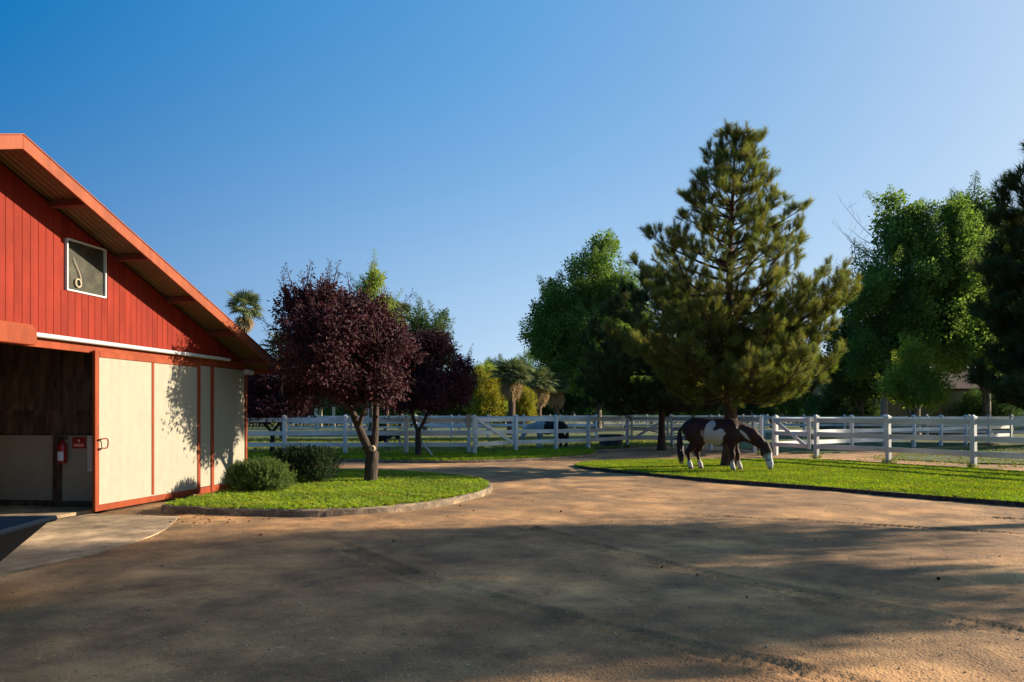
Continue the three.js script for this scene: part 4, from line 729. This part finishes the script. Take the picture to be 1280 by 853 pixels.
shrub('rosemary_bush', 'rounded grey-green bush beside the barn wall', -4.9, 15.6, [[0, 0.23, 0, 0.45, 0.28, 0.45], [0.28, 0.19, 0.1, 0.32, 0.25, 0.35], [-0.28, 0.2, 0, 0.34, 0.24, 0.38], [0.1, 0.26, 0.3, 0.26, 0.22, 0.22]], M.rosemary, sprig, 900, 16000);
shrub('clipped_hedge', 'dark clipped hedge beside the rounded bush', -4.55, 17.55, [[-0.25, 0.32, 0, 0.5, 0.38, 0.5], [0.25, 0.32, 0, 0.5, 0.38, 0.5]], M.hedge, sprig, 901, 9000);

{
  const rnd = mulberry(321), g = leafClump(1, 0.001, 0.06, 0.035, 8), spots = [], put = (n, cx, cd, r, y) => { for (let i = 0; i < n; i++) { const a = rnd() * 6.28, q = r * Math.sqrt(rnd()); spots.push([cx + Math.cos(a) * q, y, cd + Math.sin(a) * q]); } };
  put(420, -3.6, 17.0, 2.1, 0.1); put(24, -1.5, 12.9, 3.2, 0.012); put(260, 6.4, 23, 2.6, 0.085); put(26, 3, 8, 5, 0.01); put(60, -4.6, 12.2, 0.9, 0.012);
  const im = new THREE.InstancedMesh(g, leafy(0.3, 0.2, 0.1, 0.2), spots.length), o = new THREE.Object3D(), c = new THREE.Color();
  spots.forEach(([x, y, d], i) => { o.position.set(x, y < 0.05 ? yard(x, d) + 0.006 : y, -d); o.rotation.set((rnd() - 0.5) * 0.8, rnd() * 6.28, (rnd() - 0.5) * 0.8); o.scale.setScalar(0.5 + 0.6 * rnd()); o.updateMatrix(); im.setMatrixAt(i, o.matrix); rnd() < 0.4 ? c.setRGB(0.35, 0.12, 0.14) : c.setRGB(0.6 + rnd() * 0.6, 0.6 + rnd() * 0.4, 0.5); im.setColorAt(i, c); });
  im.name = 'leaf_litter'; im.userData = { kind: 'stuff', label: 'fallen dry leaves scattered over lawn and dirt', category: 'leaves' }; scene.add(im);
  const posts = [[10.9, 28.6], [12.15, 25.8], [13.4, 23.2], [14.6, 20.6], [9.65, 31], [-8.58, 30.2], [-6.3, 30.2], [-4, 30.2], [-1.62, 30.2], [0.16, 32.9], [1.87, 34], [3.4, 35.6], [5.55, 38.5], [7.72, 38.5]], w = new THREE.InstancedMesh(bladeTuft(10, 0.17, 44), M.bladeDry, posts.length * 14);
  posts.forEach(([x, d], k) => { for (let i = 0; i < 14; i++) { const a = rnd() * 6.28, q = 0.07 + 0.16 * rnd(); o.position.set(x + Math.cos(a) * q, 0.03, -d + Math.sin(a) * q); o.rotation.set(0, rnd() * 6, 0); o.scale.setScalar(0.5 + 0.8 * rnd()); o.updateMatrix(); w.setMatrixAt(k * 14 + i, o.matrix); c.setRGB(1, 0.9 + 0.2 * rnd(), 1); w.setColorAt(k * 14 + i, c); } });
  w.name = 'fence_weeds'; w.userData = { kind: 'stuff', label: 'long grass growing round the white fence posts', category: 'grass' }; scene.add(w);
}

/* ---------- houses beyond the trees ---------- */
{
  const wallM = mat(0.34, 0.29, 0.19, 0.85, { map: at(paintMap, 0.2, 0.2) }), whiteM = mat(0.55, 0.54, 0.52, 0.85, { map: at(paintMap, 0.2, 0.2) }), roofM = mat(0.12, 0.055, 0.045, 0.9, { map: at(patchMap, 0.4, 0.4) }), glass = mat(0.015, 0.018, 0.02, 0.12), frameM = mat(0.3, 0.28, 0.24, 0.6);
  function house(name, label, x, d, turn, w, dep, h, rise, wm, wins) {
    const o = thing(name, label, 'house', [x, 0, -d], turn);
    const half = dep / 2, g = new THREE.ExtrudeGeometry(new THREE.Shape([[-half, 0], [half, 0], [half, h], [0, h + rise], [-half, h]].map((p) => new THREE.Vector2(...p))), { depth: w, bevelEnabled: false }); g.rotateY(Math.PI / 2); g.translate(-w / 2, 0, 0);
    part(o, 'wall', metric(g), wm);
    const L = Math.hypot(half + 0.5, (rise * (half + 0.5)) / half), ang = Math.atan2(rise, half);
    for (const s of [-1, 1]) { const r = metric(box(w + 0.8, 0.14, L, 0, 0, 0)); r.rotateX(s * ang); r.translate(0, h + rise - (Math.sin(ang) * L) / 2 + 0.085, (s * (Math.cos(ang) * L)) / 2); part(o, 'roof', r, roofM); }
    for (const [wx, y0, ww, wh, kind] of wins) {
      const f = part(o, kind, metric(box(ww + 0.16, wh + 0.16, 0.08, wx, y0 + wh / 2, half + 0.02)), frameM);
      part(f, 'pane', metric(box(ww, wh, 0.05, wx, y0 + wh / 2, half + 0.045)), glass);
      part(f, 'mullion', metric(box(0.05, wh, 0.04, wx, y0 + wh / 2, half + 0.06)), frameM);
    }
    return o;
  }
  house('ranch_house', 'beige house with brown roof and wide dark opening behind trees', 33.5, 68, -0.05, 13, 8, 3.7, 1.7, wallM, [[-4.6, 0.1, 2.0, 2.6, 'window'], [2.5, 1.0, 1.2, 1.2, 'window']]);
  house('white_house', 'white house with dark windows under the large dark pine', 45.5, 72, 0.9, 10, 8, 3.6, 2.6, whiteM, [[-3, 0.9, 1.1, 1.4, 'window'], [0.5, 0.9, 1.1, 1.4, 'window'], [3.5, 0.9, 1.1, 1.4, 'window']]);
  const sh = thing('ramada', 'small distant open shelter with pale posts beyond the plums', 'shelter', [-17.6, 0, -84], 0.1);
  part(sh, 'roof', metric(box(6, 0.25, 4, 0, 2.5, 0)), roofM);
  for (const [x, z] of [[-2.7, 1.8], [-0.9, 1.8], [0.9, 1.8], [2.7, 1.8], [-2.7, -1.8], [2.7, -1.8]]) { const p = part(sh, 'post', bar(0.3, 2.38, 0.3, 0.02), mat(0.5, 0.42, 0.3, 0.8)); p.position.set(x, 0, z); }
}

/* ---------- horses ---------- */
// a body as one skin: tapered bones joined smoothly, meshed by surface nets
function skin(bones, k, lo, hi, cell, coat) {
  const nx = Math.ceil((hi[0] - lo[0]) / cell) + 1, ny = Math.ceil((hi[1] - lo[1]) / cell) + 1, nz = Math.ceil((hi[2] - lo[2]) / cell) + 1, F = new Float32Array(nx * ny * nz);
  const B = bones.map(([a, b]) => { const d = [b[0] - a[0], b[1] - a[1], b[2] - a[2]]; return { a, d, l: d[0] * d[0] + d[1] * d[1] + d[2] * d[2] || 1e-9, r0: a[3], dr: b[3] - a[3], w: a[4] ?? 1 }; });
  const field = (x, y, z) => {
    let v = 1e3;
    for (const q of B) {
      const px = x - q.a[0], py = y - q.a[1], pz = (z - q.a[2]); let t = (px * q.d[0] + py * q.d[1] + pz * q.d[2]) / q.l; t = t < 0 ? 0 : t > 1 ? 1 : t;
      const ex = px - q.d[0] * t, ey = py - q.d[1] * t, ez = (pz - q.d[2] * t) * q.w, s = Math.sqrt(ex * ex + ey * ey + ez * ez) - (q.r0 + q.dr * t);
      if (s < v + k) { const h = Math.max(k - Math.abs(v - s), 0) / k; v = Math.min(v, s) - h * h * k * 0.25; }
    }
    return v;
  };
  for (let z = 0, i = 0; z < nz; z++) for (let y = 0; y < ny; y++) for (let x = 0; x < nx; x++, i++) F[i] = field(lo[0] + x * cell, lo[1] + y * cell, lo[2] + z * cell);
  const id = new Int32Array(nx * ny * nz).fill(-1), pos = [], idx = [], at3 = (x, y, z) => x + nx * (y + ny * z);
  const E = [[0, 1], [2, 3], [4, 5], [6, 7], [0, 2], [1, 3], [4, 6], [5, 7], [0, 4], [1, 5], [2, 6], [3, 7]];
  for (let z = 0; z < nz - 1; z++) for (let y = 0; y < ny - 1; y++) for (let x = 0; x < nx - 1; x++) {
    const v = []; let m = 0; for (let c = 0; c < 8; c++) { v[c] = F[at3(x + (c & 1), y + ((c >> 1) & 1), z + (c >> 2))]; if (v[c] < 0) m++; }
    if (!m || m === 8) continue;
    let sx = 0, sy = 0, sz = 0, n = 0;
    for (const [a, b] of E) if (v[a] < 0 !== v[b] < 0) { const t = v[a] / (v[a] - v[b]); sx += lerp(a & 1, b & 1, t); sy += lerp((a >> 1) & 1, (b >> 1) & 1, t); sz += lerp(a >> 2, b >> 2, t); n++; }
    id[at3(x, y, z)] = pos.length / 3; pos.push(lo[0] + (x + sx / n) * cell, lo[1] + (y + sy / n) * cell, lo[2] + (z + sz / n) * cell);
  }
  for (let z = 1; z < nz - 1; z++) for (let y = 1; y < ny - 1; y++) for (let x = 1; x < nx - 1; x++) {
    const s0 = F[at3(x, y, z)] < 0;
    const q = (a, b, c, d, f) => { if (f) idx.push(a, b, c, a, c, d); else idx.push(a, c, b, a, d, c); };
    if (s0 !== F[at3(x + 1, y, z)] < 0) q(id[at3(x, y - 1, z - 1)], id[at3(x, y, z - 1)], id[at3(x, y, z)], id[at3(x, y - 1, z)], s0);
    if (s0 !== F[at3(x, y + 1, z)] < 0) q(id[at3(x - 1, y, z - 1)], id[at3(x - 1, y, z)], id[at3(x, y, z)], id[at3(x, y, z - 1)], s0);
    if (s0 !== F[at3(x, y, z + 1)] < 0) q(id[at3(x - 1, y - 1, z)], id[at3(x, y - 1, z)], id[at3(x, y, z)], id[at3(x - 1, y, z)], s0);
  }
  const g = new THREE.BufferGeometry(), nor = new Float32Array(pos.length), col = new Float32Array(pos.length), e = cell * 0.5;
  for (let i = 0; i < pos.length; i += 3) {
    const [x, y, z] = [pos[i], pos[i + 1], pos[i + 2]]; let a = field(x + e, y, z) - field(x - e, y, z), b = field(x, y + e, z) - field(x, y - e, z), c = field(x, y, z + e) - field(x, y, z - e); const L = Math.hypot(a, b, c) || 1;
    nor[i] = a / L; nor[i + 1] = b / L; nor[i + 2] = c / L; const q = coat(x, y, z); col[i] = q[0]; col[i + 1] = q[1]; col[i + 2] = q[2];
  }
  g.setAttribute('position', new THREE.Float32BufferAttribute(pos, 3)); g.setAttribute('normal', new THREE.BufferAttribute(nor, 3)); g.setAttribute('color', new THREE.BufferAttribute(col, 3)); g.setIndex(idx);
  return g;
}
const coatM = new THREE.MeshPhysicalMaterial({ vertexColors: true, roughness: 0.72, specularIntensity: 0.6 });
function horse(o) {
  const P = (x, y, z, r, w) => (w ? [x, y, z, r, w] : [x, y, z, r]), bones = [];
  const chain = (...p) => { for (let i = 0; i < p.length - 1; i++) bones.push([p[i], p[i + 1]]); };
  // trunk
  chain(P(0.50, 1.09, 0, 0.325, 1.2), P(0.15, 1.08, 0, 0.35, 1.1), P(-0.2, 1.12, 0, 0.325, 1.08), P(-0.5, 1.19, 0, 0.29, 1.05), P(-0.64, 1.18, 0, 0.24, 1.05));
  chain(P(0.50, 1.32, 0, 0.15), P(0.12, 1.32, 0, 0.12)); chain(P(-0.3, 1.33, 0, 0.13), P(-0.55, 1.31, 0, 0.15));
  chain(P(0.62, 1.05, 0, 0.25, 1.1), P(0.7, 0.98, 0, 0.2));
  for (const s of [-1, 1]) { chain(P(0.6, 1.24, s * 0.12, 0.15), P(0.64, 0.95, s * 0.15, 0.15)); chain(P(-0.5, 1.18, s * 0.14, 0.2), P(-0.58, 0.98, s * 0.15, 0.18)); }
  // neck and head
  const n = o.neck; chain(P(0.58, 1.17, 0, 0.285, 1.45), P(n[0][0], n[0][1], 0, 0.21, 1.6), P(n[1][0], n[1][1], 0, 0.145, 1.45));
  const h = o.head; chain(P(n[1][0], n[1][1], 0, 0.125, 1.25), P(h[0][0], h[0][1], 0, 0.125, 1.3), P(h[1][0], h[1][1], 0, 0.085, 1.2), P(h[2][0], h[2][1], 0, 0.075, 1.15));
  chain(P(h[3][0], h[3][1], 0, 0.09, 1.2), P(lerp(h[3][0], h[1][0], 0.6), lerp(h[3][1], h[1][1], 0.6), 0, 0.06));
  const hd = [h[0][0] - n[1][0], h[0][1] - n[1][1]], hl = Math.hypot(...hd);
  for (const s of [-1, 1]) chain(P(n[1][0] - hd[0] / hl * 0.03, n[1][1] - hd[1] / hl * 0.03, s * 0.05, 0.032), P(n[1][0] - hd[0] / hl * 0.19 + o.ear[0], n[1][1] - hd[1] / hl * 0.19 + o.ear[1], s * 0.085, 0.009));
  // legs: [x of elbow, knee, fetlock, hoof]
  const foot = (x, z) => { chain(P(x - 0.02, 0.10, z, 0.044), P(x + 0.0, 0.03, z, 0.06)); };
  o.fore.forEach((dx, i) => { const z = (i ? -1 : 1) * 0.15; chain(P(0.58, 0.92, z, 0.125), P(0.56 + dx * 0.25, 0.74, z, 0.102), P(0.58 + dx * 0.6, 0.48, z, 0.063), P(0.58 + dx * 0.62, 0.42, z, 0.056), P(0.575 + dx * 0.95, 0.16, z, 0.042), P(0.60 + dx, 0.1, z, 0.04)); chain(P(0.575 + dx * 0.95, 0.17, z, 0.047), P(0.575 + dx * 0.95, 0.15, z, 0.047)); foot(0.61 + dx, z); });
  o.hind.forEach((dx, i) => { const z = (i ? -1 : 1) * 0.145; chain(P(-0.52, 1.02, z, 0.19), P(-0.40 + dx * 0.3, 0.84, z, 0.135), P(-0.56 + dx * 0.7, 0.65, z, 0.1), P(-0.68 + dx * 0.85, 0.52, z, 0.066), P(-0.66 + dx * 0.88, 0.44, z, 0.05), P(-0.62 + dx, 0.17, z, 0.045), P(-0.59 + dx, 0.1, z, 0.042)); chain(P(-0.62 + dx, 0.18, z, 0.05), P(-0.62 + dx, 0.15, z, 0.05)); foot(-0.575 + dx, z); });
  const t = thing(o.name, o.label, 'horse', o.pos, o.turn);
  t.scale.setScalar(o.scale);
  const xs = [n[0][0], n[1][0], ...h.map((q) => q[0])], ys = [...h.map((q) => q[1]), n[1][1]];
  part(t, 'body', skin(bones, 0.07, [-1.0, -0.03, -0.42], [Math.max(0.95, ...xs) + 0.2, Math.max(1.52, ...ys.map((y) => y + 0.25)), 0.42], o.cell, o.coat), coatM);
  // tail and mane of hair strands
  const rnd = mulberry(o.seed), hair = mat(...o.hair, 0.6), strands = [];
  for (let i = 0; i < 46; i++) { const a = rnd() * 6.28, r = Math.sqrt(rnd()), z = Math.cos(a) * r, x = Math.sin(a) * r, L = 0.12 + 0.2 * rnd(); strands.push(tube(curve([new THREE.Vector3(-0.83 + x * 0.02, 1.26, z * 0.02), new THREE.Vector3(-0.93 + x * 0.03, 1.12, z * 0.035), new THREE.Vector3(-0.93 + x * 0.08, 0.75, z * 0.09), new THREE.Vector3(-0.9 + x * 0.09, 0.4, z * 0.09), new THREE.Vector3(-0.88 + x * 0.06, L, z * 0.06)], 8), [0.02, 0.02, 0.02, 0.018, 0.017, 0.015, 0.012, 0.008, 0.003], 4)); }
  part(t, 'tail', merge(strands), hair);
  const mane = [], crest = curve([new THREE.Vector3(0.45, 1.46, 0), new THREE.Vector3(lerp(0.6, n[0][0], 0.6), lerp(1.43, n[0][1] + 0.19, 0.6), 0), new THREE.Vector3(n[0][0] + 0.08, n[0][1] + 0.165, 0), new THREE.Vector3(n[1][0] + 0.06, n[1][1] + 0.1, 0)], 40);
  for (let i = 0; i < 120; i++) { const c = crest[(rnd() * 40) | 0], L = 0.1 + 0.14 * rnd(), z = (rnd() < 0.75 ? 1 : -1) * (0.02 + 0.05 * rnd()); mane.push(tube([c.clone().add(new THREE.Vector3((rnd() - 0.5) * 0.06, 0, 0)), c.clone().add(new THREE.Vector3(0, 0.01, z)), c.clone().add(new THREE.Vector3((rnd() - 0.5) * 0.06 - 0.02, -L, z * 1.7))], [0.014, 0.013, 0.003], 4)); }
  part(t, 'mane', merge(mane), hair);
  const eyeAt = [lerp(h[0][0], n[1][0], 0.05), lerp(h[0][1], n[1][1], 0.05)];
  for (const s of [-1, 1]) { const g = new THREE.SphereGeometry(0.021, 10, 8); g.translate(eyeAt[0] + o.eye[0], eyeAt[1] + o.eye[1], s * 0.086); part(t, 'eye', g, mat(0.01, 0.008, 0.006, 0.1)); }
  if (o.halter) {
    const hm = mat(0.03, 0.035, 0.05, 0.6), dir = new THREE.Vector3(h[2][0] - h[0][0], h[2][1] - h[0][1], 0).normalize(), q = new THREE.Quaternion().setFromUnitVectors(new THREE.Vector3(0, 0, 1), dir);
    const ringAt = (u, rx) => { const g = new THREE.TorusGeometry(1, 0.10, 6, 28); g.scale(rx * 0.9, rx, 0.10 * 1.3); g.applyQuaternion(q); g.translate(lerp(h[0][0], h[2][0], u), lerp(h[0][1], h[2][1], u), 0); return g; };
    part(t, 'halter', merge([ringAt(0.55, 0.101), ...[-1, 1].map((s) => tube([new THREE.Vector3(lerp(h[0][0], h[2][0], 0.55), lerp(h[0][1], h[2][1], 0.55), s * 0.086), new THREE.Vector3(h[3][0], h[3][1], s * 0.1), new THREE.Vector3(n[1][0], n[1][1], s * 0.1)], [0.011, 0.011, 0.011], 5))]), hm);
  }
  return t;
}
const grazing = { neck: [[1.05, 1.02], [1.42, 0.72]], head: [[1.50, 0.56], [1.575, 0.24], [1.59, 0.13], [1.41, 0.50]], ear: [0.03, 0.06], eye: [0.045, 0.02] };
const bay = [0.036, 0.0105, 0.006], white = [0.46, 0.40, 0.34], ink = [0.012, 0.009, 0.009], grey = [0.36, 0.34, 0.32];
const soft = (t) => Math.min(1, Math.max(0, t)), mixc = (a, b, t) => a.map((v, i) => lerp(v, b[i], soft(t)));
horse({
  ...grazing, name: 'pinto_horse', label: 'dark bay and white pinto horse grazing under the tall pine', pos: [5.5, 0.07, -21.95], turn: -0.4, scale: 0.955, cell: 0.0165, seed: 1, hair: [0.018, 0.008, 0.006], halter: true, fore: [0.0, 0.16], hind: [0.0, 0.24],
  coat: (x, y, z) => {
    let c = bay; const w = 0.14 * fbm(x * 7, y * 7, z * 5, 4);
    const blot = Math.max(1 - Math.hypot((x - 0.04) / 0.27, (y - 0.92) / 0.28), 1 - Math.hypot((x + 0.04 - (y - 1.2) * 0.5) / 0.13, (y - 1.22) / 0.2), 1 - Math.hypot((x - 0.26) / 0.13, (y - 1.06) / 0.14));
    c = mixc(c, white, (blot * 0.9 + 0.55 * fbm(x * 6.5 + 2, y * 6.5, z * 2, 4) + w * 0.5) * 10);
    const patch2 = 1 - Math.hypot((x + 0.24) / 0.05, (y - 1.05) / 0.11); c = mixc(c, [0.3, 0.2, 0.16], (patch2 + w * 2) * 12);
    const nk = 1 - Math.hypot((x - 0.84 - (1.1 - y) * 0.9) / 0.06, (y - 1.0) / 0.24); if (x > 0.7) c = mixc(c, white, (nk * 0.8 + 0.9 * fbm(x * 7 + 5, y * 7, z * 2, 3)) * 6);
    if (y < 0.42 && x < 1.2) c = mixc(c, white, (0.31 + w - y) * 14);
    if (y < 0.075 && x < 1.2) c = mixc(c, [0.13, 0.1, 0.08], 1);
    if (x > 1.3 && y < 0.62) c = mixc(c, [0.5, 0.5, 0.5], (0.50 + w - y + (x - 1.5) * 0.5) * 12);
    if (x > 1.5 && y < 0.13) c = mixc(c, [0.4, 0.3, 0.28], 1);
    return c;
  },
});
horse({
  ...grazing, name: 'pinto_pony', label: 'grey and black pony standing behind the white rail fence', pos: [1.75, 0.04, -36.6], turn: Math.PI + 0.15, scale: 0.86, cell: 0.026, seed: 2, hair: [0.02, 0.018, 0.018], fore: [0.05, -0.08], hind: [0.02, -0.2],
  neck: [[1.0, 1.12], [1.3, 1.02]], head: [[1.4, 0.9], [1.5, 0.62], [1.52, 0.53], [1.3, 0.82]],
  coat: (x, y, z) => { const w = 0.2 * fbm(x * 3, y * 3, z * 3, 3); let c = x > 0.36 + w ? grey : ink; if (x < -0.2 && y < 0.2) c = ink; return c; },
});
horse({
  ...grazing, name: 'miniature_horse', label: 'small black horse with pale feet beyond the purple trees', pos: [-5.5, 0.04, -32.6], turn: 0.06, scale: 0.62, cell: 0.03, seed: 3, hair: [0.012, 0.009, 0.009], fore: [0.02, 0.2], hind: [0.0, 0.22],
  neck: [[1.0, 1.22], [1.25, 1.2]], head: [[1.36, 1.06], [1.48, 0.8], [1.5, 0.7], [1.26, 0.98]],
  coat: (x, y, z) => (y < 0.2 ? [0.3, 0.24, 0.2] : y < 0.9 && z > 0 && x > 0.62 ? [0.3, 0.26, 0.24] : [0.02, 0.012, 0.01]),
});

scene.traverse((o) => { if (o.isMesh) { o.castShadow = true; o.receiveShadow = true; } });
renderer.render(scene, camera);
